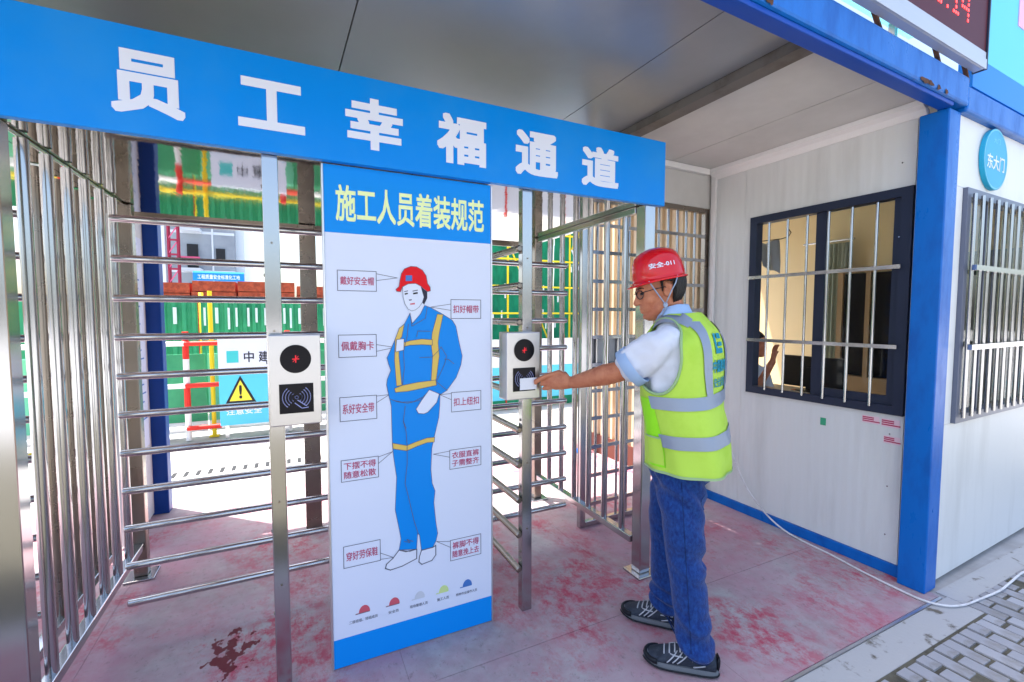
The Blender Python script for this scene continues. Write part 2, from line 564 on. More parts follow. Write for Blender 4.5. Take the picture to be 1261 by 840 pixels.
def floor_material():
    m = bpy.data.materials.new('painted_floor')
    m.use_nodes = True
    nt = m.node_tree
    L = nt.links.new
    p = nt.nodes['Principled BSDF']
    tc = nt.nodes.new('ShaderNodeTexCoord')

    def nz(scale, st, det=8, rough=0.65, off=(0, 0, 0)):
        mp = nt.nodes.new('ShaderNodeMapping')
        mp.inputs['Scale'].default_value = st
        mp.inputs['Location'].default_value = off
        L(tc.outputs['Object'], mp.inputs['Vector'])
        n = nt.nodes.new('ShaderNodeTexNoise')
        n.inputs['Scale'].default_value = scale
        n.inputs['Detail'].default_value = det
        n.inputs['Roughness'].default_value = rough
        L(mp.outputs[0], n.inputs['Vector'])
        return n.outputs['Fac']

    def ramp(v, a, b, c=0.0, d=1.0):
        r = nt.nodes.new('ShaderNodeMapRange')
        for k, x in (('From Min', a), ('From Max', b), ('To Min', c), ('To Max', d)):
            r.inputs[k].default_value = x
        L(v, r.inputs['Value'])
        return r.outputs[0]

    def mix(f, a, b):
        x = nt.nodes.new('ShaderNodeMix')
        x.data_type = 'RGBA'
        L(f, x.inputs[0])
        for s_, c in ((6, a), (7, b)):
            if isinstance(c, tuple):
                x.inputs[s_].default_value = (*c, 1)
            else:
                L(c, x.inputs[s_])
        return x.outputs[2]

    def mul(a, b):
        x = nt.nodes.new('ShaderNodeMath')
        x.operation = 'MULTIPLY'
        L(a, x.inputs[0])
        L(b, x.inputs[1])
        return x.outputs[0]
    base = mix(ramp(nz(2.2, (1, 1, 1)), 0.35, 0.7), (0.40, 0.375, 0.38), (0.27, 0.25, 0.255))
    dust = mix(ramp(nz(14, (1, 1, 1), off=(3, 1, 0)), 0.4, 0.75, 0, 0.7), base, (0.47, 0.44, 0.45))
    pink = mix(ramp(nz(1.3, (1, 1, 1), 9, 0.7, (5, 2, 0)), 0.38, 0.64, 0, 0.8), dust, (0.43, 0.20, 0.26))
    big = ramp(nz(1.7, (1.0, 0.8, 1), 5, 0.6, (1.5, 7, 0)), 0.45, 0.60)
    fine = ramp(nz(13.0, (1.1, 0.8, 1), 12, 0.8, (2, 2, 0)), 0.44, 0.58, 0.0, 0.95)
    red = mix(mul(big, fine), pink, (0.42, 0.055, 0.10))
    spots = ramp(nz(6.0, (1, 1, 1), 12, 0.78, (9, 4, 0)), 0.60, 0.68, 0, 0.75)
    red2 = mix(spots, red, (0.45, 0.05, 0.09))
    grime = ramp(nz(34, (1, 0.7, 1), 10, 0.8, (4, 4, 0)), 0.55, 0.64, 0, 0.6)
    out = mix(grime, red2, (0.17, 0.14, 0.15))
    # spilled dark red paint by the left lane: ragged puddles and drops
    def vm(op, a, b=None):
        x = nt.nodes.new('ShaderNodeVectorMath')
        x.operation = op
        L(a, x.inputs[0])
        if b is not None:
            x.inputs[1].default_value = b
        return x
    def mt(op, a, b):
        x = nt.nodes.new('ShaderNodeMath')
        x.operation = op
        for k, q in enumerate((a, b)):
            if isinstance(q, float):
                x.inputs[k].default_value = q
            else:
                L(q, x.inputs[k])
        return x.outputs[0]
    rel = vm('MULTIPLY', vm('SUBTRACT', tc.outputs['Object'], (-0.275, 2.265, 0)).outputs[0], (17.0, 9.0, 1.0))
    dist = vm('LENGTH', rel.outputs[0]).outputs['Value']
    spill = mt('SUBTRACT', nz(19, (1, 0.8, 1), 3, 0.5, (3, 3, 0)), mt('MULTIPLY', dist, 0.16))
    out = mix(ramp(spill, 0.345, 0.375, 0, 0.93), out, (0.12, 0.003, 0.010))
    L(out, p.inputs['Base Color'])
    p.inputs['Specular IOR Level'].default_value = 0.3
    L(ramp(nz(4, (1, 1, 1)), 0.3, 0.7, 0.58, 0.88), p.inputs['Roughness'])
    b = nt.nodes.new('ShaderNodeBump')
    b.inputs['Strength'].default_value = 0.25
    b.inputs['Distance'].default_value = 0.004
    L(nz(40, (1, 0.5, 1), 8, 0.7), b.inputs['Height'])
    L(b.outputs[0], p.inputs['Normal'])
    MATS['painted_floor'] = m


floor_material()


def ribbed(name, base, axis='Y', period=0.05, strength=0.35):
    """adds the shallow ribs of a sandwich panel as relief"""
    m = MATS[name].copy()
    m.name = name + '_ribbed'
    nt = m.node_tree
    p = nt.nodes['Principled BSDF']
    tc = nt.nodes.new('ShaderNodeTexCoord')
    w = nt.nodes.new('ShaderNodeTexWave')
    w.wave_type = 'BANDS'
    w.bands_direction = axis
    w.wave_profile = 'SIN'
    w.inputs['Scale'].default_value = 2 * math.pi / (20 * period)
    w.inputs['Distortion'].default_value = 0.0
    nt.links.new(tc.outputs['Object'], w.inputs['Vector'])
    b = nt.nodes.new('ShaderNodeBump')
    b.inputs['Strength'].default_value = strength
    b.inputs['Distance'].default_value = 0.003
    nt.links.new(w.outputs['Fac'], b.inputs['Height'])
    nt.links.new(b.outputs[0], p.inputs['Normal'])
    MATS[m.name] = m


ribbed('wall_white', 'wall_white', 'Y', 0.055, 0.5)
ribbed('ceiling_panel', 'ceiling_panel', 'Y', 0.10, 0.10)

# ================================================================== SETTING
tag(MB().box(-60, 60, -40, 160, -0.30, -0.012).build('yard_ground', 'concrete'), kind='structure')

fl = thing('floor', None, None, (0, 0, 0), kind='structure')
xs = [-3.4, -2.05, -0.83, 0.39, 1.61, 3.02]
ys = [1.105, 1.712, 2.93, 4.30]
for i in range(len(xs) - 1):
    for j in range(len(ys) - 1):
        g = 0.0015
        y0 = ys[j]
        MB().box(xs[i] + 0.0006, xs[i + 1] - 0.0006, y0 + g, ys[j + 1] - g, -0.10, 0.0).build('floor_panel', 'painted_floor', fl)
MB().box(-3.42, 3.02, 1.092, 1.104, -0.10, -0.003).build('edge_trim', 'alu', fl)
# front strip of concrete and brick paving outside
tag(MB().box(-3.4, 3.06, 0.945, 1.088, -0.10, -0.016 + 0.01).build('concrete_strip', 'strip_concrete'), kind='structure')
tag(MB().box(3.06, 6.0, 1.02, 1.135, -0.10, -0.004).build('concrete_apron', 'strip_concrete'), kind='structure')
pv = thing('pavement', None, None, (0, 0, 0), kind='structure')
MB().box(-6, 9, -3.5, 1.018, -0.05, -0.0085).build('bedding', 'soil', pv)
bl, bw, jt = 0.140, 0.066, 0.012
brick_me = []
for k in range(3):
    me = bpy.data.meshes.new('brick')
    b = MB().box(-bw / 2, bw / 2, -bl / 2, bl / 2, -0.03, 0.0)
    me.from_pydata(b.v, [], b.f)
    me.materials.append(MATS['brick_%d' % k])
    brick_me.append(me)
rs = random.Random(11)
nb = 0
for i in range(42):
    x = 1.85 + i * (bw + jt)
    for j in range(7):
        top = 0.93 if x < 3.05 else 1.0
        y = top - bl / 2 - j * (bl + jt) - (0.5 * (bl + jt) if i % 2 else 0) + (0.02 if x > 3.05 else 0)
        if y < 0.1 or nb >= 296:
            continue
        half = j == 0 and i % 2 == 1
        if rs.random() < 0.035:
            continue
        o = bpy.data.objects.new('brick', brick_me[rs.choice((0, 0, 1, 2))])
        COL.objects.link(o)
        o.parent = pv
        o.location = (x + rs.uniform(-.003, .003), y + rs.uniform(-.005, .005), 0.0 + rs.uniform(-.005, .003))
        o.rotation_euler = (rs.uniform(-.012, .012), rs.uniform(-.015, .015), rs.uniform(-.02, .02))
        md = o.modifiers.new('bevel', 'BEVEL')
        md.width = 0.004
        md.segments = 2
        nb += 1
        if half:
            h = bpy.data.objects.new('brick', brick_me[rs.choice((0, 1, 2))])
            COL.objects.link(h)
            h.parent = pv
            h.scale = (1, .44, 1)
            h.location = (x + rs.uniform(-.003, .003), y + .75 * (bl + jt) , rs.uniform(-.005, .003))
            nb += 1

# ================================================================== TURNSTILES
YF = 1.94


def bolt_plate(mb, x, y, s=0.085):
    mb.box(x - s, x + s, y - s, y + s, 0.0, 0.012)


def comb(root, xpole, y, zs, xtip, r=0.0165):
    MB().tube((xpole, y, 0.012), (xpole, y, 2.068), 0.04, 20).build('column', 'steel', root, smooth=True, auto=40)
    for z in zs:
        a = MB()
        d = 1 if xtip > xpole else -1
        a.path([(xpole + d * 0.03, y, z), (xtip - d * 0.006, y, z), (xtip, y, z)], [r, r, r * 0.7], 14)
        a.build('arm', 'steel', root, smooth=True, auto=40)


def guard(root, x, s, ybars, rail=.018):
    """side guard: front post, far post, bottom rail and upright tubes"""
    xa, xb = (x - .07, x + .012) if s < 0 else (x - .010, x + .062)
    MB().box(xa, xb, YF - .015, YF + .060, 0.012, 2.066).build('front_post', 'steel', root, bevel=.006)
    f = MB()
    bolt_plate(f, (xa + xb) / 2, YF + .022, .07)
    f.build('foot_plate', 'steel', root, bevel=.003)
    MB().box(x - .032, x + .032, 3.12, 3.185, 0.012, 2.066).build('rear_post', 'steel_dark', root, bevel=.006)
    f = MB()
    bolt_plate(f, x, 3.15, .07)
    f.build('foot_plate', 'steel', root, bevel=.003)
    MB().box(x - .022, x + .022, YF + (.0785 if s < 0 else .0605), 3.119, .165, .205).build('bottom_rail', 'steel', root, bevel=.004)
    MB().box(x - rail, x + rail, YF + (.0785 if s < 0 else .0605), 3.119, 2.066 - 2 * rail, 2.066).build('top_rail', 'steel', root, bevel=.004)
    for y in ybars:
        MB().tube((x, y, .205), (x, y, 2.066 - 2 * rail), .019, 16).build('upright', 'steel', root, smooth=True, auto=40)


ZL = [0.165 + 0.1724 * k for k in range(11)]
ZR = [0.222 + 0.1735 * k for k in range(10)]
YB = [2.10, 2.27, 2.44, 2.61, 2.78, 2.95]

t1 = thing('turnstile', 'stainless turnstile lane with eleven level arms left of the dress code board', 'turnstile', (0.1, 2.6, 0), group='turnstile lanes under the blue banner')
comb(t1, 0.225, 2.55, ZL, -0.70)
MB().box(-.088, -.034, YF, YF + .045, 0, 2.064).build('lane_post', 'steel', t1, bevel=.004)
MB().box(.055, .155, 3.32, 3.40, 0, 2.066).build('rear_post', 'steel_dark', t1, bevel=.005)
MB().box(-.86, .474, YF - .01, 3.47, 2.067, 2.085).build('top_plate', 'steel_plate', t1)
MB().box(-.86, .474, 3.472, 3.49, 2.045, 2.10).build('plate_edge', 'steel_dark', t1)

t2 = thing('turnstile', 'stainless turnstile lane with four-way rotor right of the dress code board', 'turnstile', (0.97, 2.5, 0), group='turnstile lanes under the blue banner')
MB().tube((.975, 2.5, .012), (.975, 2.5, 2.066), .05, 24).build('rotor_pole', 'steel', t2, smooth=True, auto=40)
for z in ZR:
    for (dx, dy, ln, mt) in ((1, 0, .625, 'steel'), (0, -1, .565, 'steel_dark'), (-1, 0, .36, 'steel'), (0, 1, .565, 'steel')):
        a = MB()
        p0 = Vector((.975 + dx * .04, 2.5 + dy * .04, z))
        p1 = Vector((.975 + dx * ln, 2.5 + dy * ln, z))
        d = Vector((dx, dy, 0))
        a.path([p0, p1 - d * .006, p1], [.0165, .0165, .011], 14)
        a.build('arm', mt, t2, smooth=True, auto=40)
MB().box(.992, 1.046, YF, YF + .045, 0, 2.064).build('lane_post', 'steel', t2, bevel=.004)
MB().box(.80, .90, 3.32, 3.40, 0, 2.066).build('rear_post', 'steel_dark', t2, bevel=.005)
MB().box(.476, 1.79, YF - .01, 3.47, 2.067, 2.085).build('top_plate', 'steel_plate', t2)
MB().box(.476, 1.79, 3.472, 3.49, 2.045, 2.10).build('plate_edge', 'steel_dark', t2)

t3 = thing('turnstile', 'stainless turnstile arms half hidden behind the leftmost tube guard', 'turnstile', (-1.9, 2.6, 0), group='turnstile lanes under the blue banner')
comb(t3, -1.95, 2.62, ZL, -0.93)
MB().box(-2.2, -.864, YF - .01, 3.47, 2.067, 2.085).build('top_plate', 'steel_plate', t3)

g1 = thing('tube_guard', 'stainless guard of upright tubes at the left edge of the lanes', 'railing', (-.79, 2.7, 0), group='tube guards beside the lanes')
guard(g1, -.795, -1, YB, .006)
for y in [2.486, 2.678, 2.871, 3.065]:  # thin second row in dark steel, added to make the gaps look dark
    MB().tube((-.905, y, .205), (-.905, y, 2.06), .015, 16).build('upright', 'steel_dark', g1, smooth=True, auto=40)
MB().box(-.927, -.883, 2.0, 3.12, .165, .205).build('bottom_rail', 'steel', g1, bevel=.004)
g2 = thing('tube_guard', 'stainless guard of upright tubes between the right lane and the man', 'railing', (1.72, 2.7, 0), group='tube guards beside the lanes')
guard(g2, 1.738, 1, YB)

for (tt, xx) in ((t1, -.088), (t2, .992)):
    for k in range(6):
        z = .30 + k * .33
        MB().tube((xx - .004, YF + .022, z), (xx + .0005, YF + .022, z), .006, 10).build('bolt', 'steel_dark', tt)
        MB().tube((xx + .027, YF - .003, z + .12), (xx + .027, YF + .0005, z + .12), .004, 10).build('bolt', 'steel_dark', tt)

# ------------------------------------------------------------------ header banner
hb = thing('header_banner', 'long blue header banner with six large white characters over the turnstiles', 'banner', (0.5, 1.91, 2.06))
MB().box(-3.0, 1.843, 1.905, 1.938, 2.062, 2.402).build('panel', 'banner_blue', hb, bevel=.003)
MB().box(-3.0, 1.84, 1.939, 1.99, 2.36, 2.398).build('backing_rail', 'steel_dark', hb)
CH = [('员', -.503, -.307, 2.124, 2.326), ('工', -.153, .062, 2.139, 2.313), ('幸', .205, .426, 2.124, 2.322), ('福', .569, .793, 2.119, 2.325), ('通', .937, 1.163, 2.117, 2.319), ('道', 1.299, 1.525, 2.112, 2.306)]
for c, a, b, z0, z1 in CH:
    text_mb(c, (a, z0, b, z1), pmap_y(1.9035), bold=.034).build('character', 'letter_white', hb)

# ------------------------------------------------------------------ dress code board
ART= {'helmet': [(274, 1578), (277, 1570), (293, 1568), (302, 1589), (325, 1602), (358, 1605), (380, 1594), (390, 1585), (408, 1571), (422, 1575), (421, 1591), (410, 1606), (404, 1639), (388, 1663), (363, 1676), (338, 1677), (311, 1665), (298, 1645), (291, 1616), (287, 1590)], 'emblem': [(316, 1638), (343, 1639), (343, 1615), (315, 1614)], 'hair': [(380, 1594), (390, 1585), (408, 1571), (408, 1544), (394, 1515), (386, 1525), (393, 1548)], 'face': [(302, 1589), (325, 1602), (358, 1605), (380, 1594), (393, 1548), (386, 1525), (373, 1506), (357, 1493), (340, 1488), (325, 1495), (311, 1518), (304, 1546)], 'neck': [(328, 1493), (340, 1488), (357, 1493), (373, 1506), (389, 1525), (395, 1510), (377, 1475), (341, 1434), (333, 1460)], 'jacket': [(396, 1512), (424, 1502), (468, 1479), (521, 1447), (537, 1421), (549, 1360), (566, 1286), (560, 1247), (537, 1191), (493, 1135), (464, 1119), (416, 1142), (369, 1100), (318, 1092), (273, 1102), (241, 1118), (234, 1152), (230, 1177), (233, 1201), (248, 1237), (239, 1266), (233, 1291), (252, 1331), (269, 1371), (286, 1413), (308, 1433), (332, 1478), (336, 1460), (341, 1434), (377, 1475)], 'trousers': [(241, 1120), (273, 1104), (318, 1094), (369, 1101), (416, 1144), (462, 1121), (460, 1068), (455, 1016), (436, 940), (422, 881), (417, 786), (422, 724), (435, 687), (429, 635), (437, 545), (445, 490), (437, 457), (422, 431), (370, 429), (362, 501), (354, 508), (349, 439), (272, 453), (281, 500), (274, 544), (258, 633), (266, 775), (254, 870), (250, 920), (248, 1086)], 'strap_r': [(452, 1475), (478, 1472), (460, 1392), (454, 1350), (459, 1290), (444, 1186), (421, 1183), (429, 1291), (423, 1342), (428, 1393)], 'strap_l': [(286, 1415), (307, 1431), (296, 1379), (282, 1361), (283, 1297), (293, 1172), (271, 1169), (264, 1281), (268, 1369)], 'strap_c': [(300, 1352), (330, 1361), (380, 1367), (428, 1363), (428, 1339), (380, 1343), (330, 1342), (303, 1336)], 'belt': [(262, 1160), (295, 1171), (361, 1180), (442, 1185), (445, 1162), (378, 1152), (319, 1144), (266, 1143)], 'hand': [(412, 1144), (457, 1122), (445, 1085), (404, 1045), (387, 1040), (363, 1044), (353, 1063), (377, 1099)], 'card': [(274, 1367), (305, 1370), (303, 1322), (269, 1315)], 'kneeband': [(251, 926), (312, 908), (358, 921), (401, 931), (435, 930), (433, 909), (401, 910), (358, 900), (311, 885), (253, 901)], 'shoe_l': [(272, 453), (301, 439), (349, 439), (348, 397), (284, 378), (234, 373), (213, 385), (218, 403), (245, 422)], 'shoe_r': [(370, 429), (422, 431), (435, 437), (435, 394), (417, 372), (371, 365), (358, 379), (361, 403)], 'eye_l': [(310, 1562), (324, 1565), (324, 1559), (311, 1556)], 'eye_r': [(346, 1565), (366, 1569), (367, 1562), (347, 1558)], 'brow_l': [(308, 1571), (325, 1575), (324, 1571), (309, 1567)], 'brow_r': [(344, 1574), (366, 1579), (367, 1575), (345, 1570)], 'mouth': [(332, 1519), (353, 1523), (354, 1516), (334, 1514)], 'nose': [(327, 1536), (341, 1538), (340, 1533), (330, 1531)]}
INK= {'crease1': [(359, 1377), (364, 1402), (419, 1400)], 'crease2': [(371, 1287), (427, 1287), (457, 1316), (466, 1328)], 'front': [(324, 1432), (318, 1378), (301, 1313), (305, 1246), (295, 1172)], 'arm': [(466, 1332), (492, 1289), (483, 1255), (447, 1183)], 'arm2': [(483, 1276), (501, 1273), (526, 1253)], 'collar': [(332, 1478), (339, 1423), (398, 1456), (407, 1506)], 'hem': [(259, 1109), (294, 1099), (343, 1097), (377, 1112)], 'leg': [(306, 1081), (297, 1015), (308, 972), (312, 912), (311, 828), (301, 744), (313, 691), (337, 574), (356, 509)], 'ank': [(294, 488), (319, 478), (306, 494), (332, 480)], 'cuff': [(285, 451), (318, 438), (348, 441)], 'leg2': [(297, 1019), (305, 993), (309, 985)], 'sleeve': [(443, 1179), (493, 1135)]}
CALLS= [(45, 1568, 195, 1649, (281, 1626), '戴好安全帽'), (515, 1455, 657, 1539, (424, 1505), '扣好帽带'), (44, 1300, 191, 1390, (268, 1334), '佩戴胸卡'), (44, 1039, 188, 1137, (241, 1135), '系好安全带'), (514, 1035, 656, 1123, (460, 1118), '扣上纽扣'), (44, 789, 191, 878, (250, 889), '下摆不得|随意松散'), (504, 774, 655, 862, (429, 854), '衣服直裤|子需整齐'), (46, 426, 193, 517, (247, 426), '穿好劳保鞋'), (504, 348, 653, 444, (439, 454), '裤脚不得|随意挽上去')]
HATS= [((120, 232), '二级班组、班组成员'), ((245, 229), '安全员'), ((356, 228), '现场管理人员'), ((467, 226), '施工人员'), ((581, 217), '特种作业操作人员')]
SX = .122
SY = 1.944
sg = thing('dress_code_sign', 'tall white and blue board with a drawn worker in red helmet and harness', 'sign', (.476, 1.97, 0))
MB().box(SX, .830, SY, SY + .05, .004, 2.060).build('board', 'poster_white', sg, bevel=.002)
MB().box(SX - .006, SX - .0005, SY - .003, SY + .052, .003, 2.059).build('edge_strip', 'alu', sg)
MB().box(.8305, .836, SY - .003, SY + .052, .003, 2.059).build('edge_strip', 'alu', sg)


def sheet(layer):
    y = SY - .0007 * layer
    return lambda u, v: (SX + u / 1000, y, v / 1000)


def spoly(name, pts, mat, layer, parent=sg):
    f = sheet(layer)
    return MB().poly([f(*p) for p in pts]).build(name, mat, parent)


spoly('top_band', [(1, 1796), (707, 1796), (707, 2059), (1, 2059)], 'panel_blue', 1)
spoly('bottom_band', [(1, 5), (707, 5), (707, 128), (1, 128)], 'panel_blue', 1)
text_mb('施工人员着装规范', (44, 1843, 674, 1986), sheet(2), bold=.02).build('title', 'title_yellow', sg)
draw = bpy.data.objects.new('worker_drawing', None)
f1 = sheet(1)
order = [('trousers', 'print_blue', 1), ('shoe_l', 'print_skin', 2), ('shoe_r', 'print_skin', 2), ('neck', 'print_skin', 2), ('jacket', 'print_blue', 3), ('hair', 'print_dark', 3), ('face', 'print_skin', 4),
         ('helmet', 'print_red', 5), ('emblem', 'print_navy', 6), ('strap_r', 'print_yellow', 5), ('strap_l', 'print_yellow', 5), ('strap_c', 'print_yellow', 6), ('belt', 'print_yellow', 6), ('hand', 'print_skin', 6),
         ('card', 'print_skin', 7), ('kneeband', 'print_yellow', 3), ('eye_l', 'ink_black', 5), ('eye_r', 'ink_black', 5), ('brow_l', 'ink_grey', 5), ('brow_r', 'ink_grey', 5), ('mouth', 'print_red_soft', 5), ('nose', 'ink_grey', 5)]
NAMES = {'strap_r': 'harness_strap', 'strap_l': 'harness_strap', 'strap_c': 'harness_strap', 'shoe_l': 'drawn_shoe', 'shoe_r': 'drawn_shoe', 'eye_l': 'drawn_eye', 'eye_r': 'drawn_eye', 'brow_l': 'drawn_brow', 'brow_r': 'drawn_brow'}
for k, mt, ly in order:
    spoly(NAMES.get(k, 'drawn_' + k), ART[k], mt, ly)
    if k in ('jacket', 'trousers', 'shoe_l', 'shoe_r', 'face', 'helmet', 'hand', 'card', 'strap_r', 'strap_l', 'strap_c', 'belt', 'kneeband'):
        w = 4.2 if k.startswith('shoe') else (1.6 if k == 'face' else 2.2)
        stroke(MB(), ART[k], w, sheet(ly + .5), True).build('outline', 'ink_grey', sg)
ink = MB()
for k, p in INK.items():
    stroke(ink, p, 2.2, sheet(8))
ink.build('drawn_creases', 'ink_grey', sg)
bpy.data.objects.remove(draw)
for (x0, y0, x1, y1, tip, s_) in CALLS:
    b = MB()
    f2 = sheet(2)
    xe = x1 if tip[0] > x1 else x0
    ym = min(max(tip[1], y0 + 18), y1 - 18)
    stroke(b, [(x0, y0), (x1, y0), (x1, y1), (x0, y1)], 2.6, f2, True)
    stroke(b, [(xe, ym + 14), tip], 2.2, f2)
    stroke(b, [(xe, ym - 14), tip], 2.2, f2)
    call = b.build('callout_box', 'ink_grey', sg)
    rows = s_.split('|')
    hh = (y1 - y0)
    for k, rw in enumerate(rows):
        th = hh * (.42 if len(rows) == 1 else .34)
        cy = (y0 + y1) / 2 + (0 if len(rows) == 1 else (.21 * hh if k == 0 else -.21 * hh))
        text_mb(rw, (x0 + 10, cy - th / 2, x1 - 10, cy + th / 2), sheet(2), bold=.01).build('caption', 'ink_magenta', call)
HM = ['print_red_soft', 'print_red_soft', 'print_pale', 'print_lime', 'print_navy']
for k, ((hx, hz), s_) in enumerate(HATS):
    hz = 232 - k * 2
    w = 24
    dome = [(hx - w * .5 + 4, hz - 14)] + [(hx + 4 + w * math.cos(a) * .95, hz - 14 + 30 * math.sin(a)) for a in [math.pi * (1 - q / 12) for q in range(13)]] + [(hx + w + 2, hz - 16), (hx - w * 1.25, hz - 18), (hx - w * 1.3, hz - 13)]
    hat = spoly('drawn_helmet', dome, HM[k], 1)
    stroke(MB(), [(hx - w * 1.3, hz - 16), (hx + w, hz - 16)], 3, sheet(1.5)).build('helmet_brim', 'ink_grey' if k < 2 else HM[k], hat)
    ww = 12 * len(s_) * .5 + 4
    text_mb(s_, (hx - ww, hz - 52, hx + ww, hz - 38), sheet(1), bold=.008).build('caption', 'ink_grey', hat)

# ------------------------------------------------------------------ card readers
def reader(x0, x1, z0, z1, label):
    t = thing('card_reader', label, 'card reader', ((x0 + x1) / 2, 1.90, z0), group='card readers on the lane posts')
    MB().box(x0, x1, 1.852, 1.939, z0, z1).build('housing', 'reader_steel', t, bevel=.004)
    w, h = x1 - x0, z1 - z0
    cx = (x0 + x1) / 2 + .002
    cz = z0 + h * .735
    r = w * .30
    f = lambda u, v, q: (u, 1.8518 - q, v)
    MB().prism(disc_pts((cx, cz), r, 40), f, .003).build('display', 'black_glass', t)
    sq = MB()
    s2 = w * .33
    cz2 = z0 + h * .30
    sq.prism([(cx - s2, cz2 - s2 * .95), (cx + s2, cz2 - s2 * .95), (cx + s2, cz2 + s2 * .95), (cx - s2, cz2 + s2 * .95)], f, .003)
    pad = sq.build('reader_pad', 'black_glass', t)
    g = lambda u, v: (u, 1.8482, v)
    rd = MB()
    stroke(rd, [(cx - .010, cz), (cx + .010, cz)], .0035, g)
    stroke(rd, [(cx, cz - .012), (cx, cz + .012)], .0035, g)
    stroke(rd, [(cx - .009, cz - .010), (cx + .009, cz + .010)], .002, g)
    rd.build('indicator', 'led_red', t)
    ic = MB()
    for k in range(1, 5):
        rr = s2 * (.14 + .17 * k)
        for sgn in (0, math.pi):
            pts = [(cx + rr * math.cos(sgn + a), cz2 + .004 + rr * .95 * math.sin(sgn + a)) for a in [R(-48 + 96 * q / 10) for q in range(11)]]
            stroke(ic, pts, .0028, g)
    stroke(ic, [(cx - s2 * .10, cz2 - s2 * .30), (cx + s2 * .30, cz2 - s2 * .66), (cx + s2 * .66, cz2 - s2 * .62)], .003, g)
    stroke(ic, [(cx + s2 * .06, cz2 - s2 * .12), (cx + s2 * .50, cz2 - s2 * .48)], .003, g)
    stroke(ic, disc_pts((cx, cz2 + .004), s2 * .1, 10), .0025, g, True)
    ic.build('card_symbol', 'icon_lilac', pad)
    return t


reader(-.080, .094, 1.062, 1.398, 'steel card reader with wave symbol on the post left of the board')
reader(.868, 1.040, 1.082, 1.392, 'steel card reader that the man holds a white card to')
single('access_card', MB().box(.929, 1.015, 1.8405, 1.8415, 1.128, 1.182), 'card_white', 'blank white access card held at the right card reader', 'card', (.97, 1.841, 1.128))

# ================================================================== GUARD HOUSE (office frame: x' along the front, y' along the side wall)
WY0, WY1, WZ0, WZ1 = .150, 1.090, .912, 2.165
of = thing('guard_house', 'white panel guard house with blue corner post and barred windows', 'building', (0, 0, 0), 'O')
pm = 'wall_white_ribbed'
SW = .05
for (a, b) in ((.122, .147), (1.142, 1.425)):
    MB().box(0, SW, a, b - .002, .068, 2.56).build('wall_panel', pm, of)
MB().box(0, SW, .149, 1.140, .068, WZ0 - .002).build('wall_panel', pm, of)
MB().box(0, SW, .149, 1.140, WZ1 + .002, 2.56).build('wall_panel', pm, of)
MB().box(0, SW, 1.092, 1.140, WZ0 - .002, WZ1 + .002).build('wall_panel', pm, of)
MB().box(.004, SW, 1.427, 2.9, .068, 2.60).build('wall_panel', pm, of)
ypos = 1.50
for i in range(3):
    pts = []
    for k in range(6):
        a = ypos + k * .078
        pts += [(.002, a), (.002, a + .028), (-.022, a + .038), (-.022, a + .068)]
    pts.append((.002, ypos + 6 * .078))
    pts += [(.0038, ypos + 6 * .078), (.0038, ypos)]
    MB().prism(pts, lambda u, v, w: (u, v, .20 + w), 2.38).build('cladding_sheet', 'beige_sheet', of)
    ypos += .469
MB().box(-.03, .0035, 1.50, 2.9, .0, .198).build('cladding_plinth', 'brown_base', of)
MB().box(-.012, .03, .122, 1.43, 0, .066).build('base_rail', 'blue_paint', of, bevel=.003)
MB().box(-.022, -.001, 1.385, 1.425, .35, 2.53).build('conduit', 'trim_white', of, bevel=.003)
MB().box(-.034, -.0015, 1.345, 1.384, 1.25, 1.33).build('junction_box', 'trim_white', of, bevel=.003)
for zz in (.22, .5, .8, 1.3, 1.9, 2.3):
    MB().tube((-.003, .21, zz), (.001, .21, zz), .004, 8).build('rivet', 'steel', of)
# corner post: square hollow section with a set-back return
cp = MB().box(-.068, .062, -.002, .12, 0, 2.499)
cp.build('corner_post', 'blue_paint', of, bevel=.006)
MB().box(.063, .090, .012, .03, .05, 2.50).build('post_flange', 'trim_white', of, bevel=.002)
# side window
wn_ = MB()
fr = .05
w1 = MB()
w1.box(-.016, .052, WY0, WY1, WZ0, WZ0 + fr)
w1.box(-.016, .052, WY0, WY1, WZ1 - fr, WZ1)
w1.box(-.016, .052, WY0, WY0 + fr, WZ0 + fr, WZ1 - fr)
w1.box(-.016, .052, WY1 - fr, WY1, WZ0 + fr, WZ1 - fr)
win = w1.build('window', 'window_frame', of)
ym = .62
MB().box(.006, .046, ym - .03, ym + .03, WZ0 + fr, WZ1 - fr).build('mullion', 'window_frame', win)
MB().box(.008, .03, WY0 + fr, WY0 + fr + .04, WZ0 + fr, WZ1 - fr).build('sash_stile', 'window_frame', win)
MB().box(.008, .03, WY0 + fr + .04, ym - .03, WZ0 + fr, WZ0 + fr + .05).build('sash_rail', 'window_frame', win)
MB().box(.020, .0235, WY0 + fr + .04, ym - .03, WZ0 + fr + .05, WZ1 - fr).build('pane', 'glass', win)
for k in range(6):
    y = WY0 + .155 + k * .127
    MB().tube((-.026, y, WZ0 + .035), (-.026, y, WZ1 - .06), .0075, 12).build('bar', 'steel', win, smooth=True, auto=40)
for z in (1.295, 1.735):
    MB().box(-.046, -.034, WY0 + .03, WY1 - .015, z - .011, z + .011).build('cross_bar', 'steel', win)
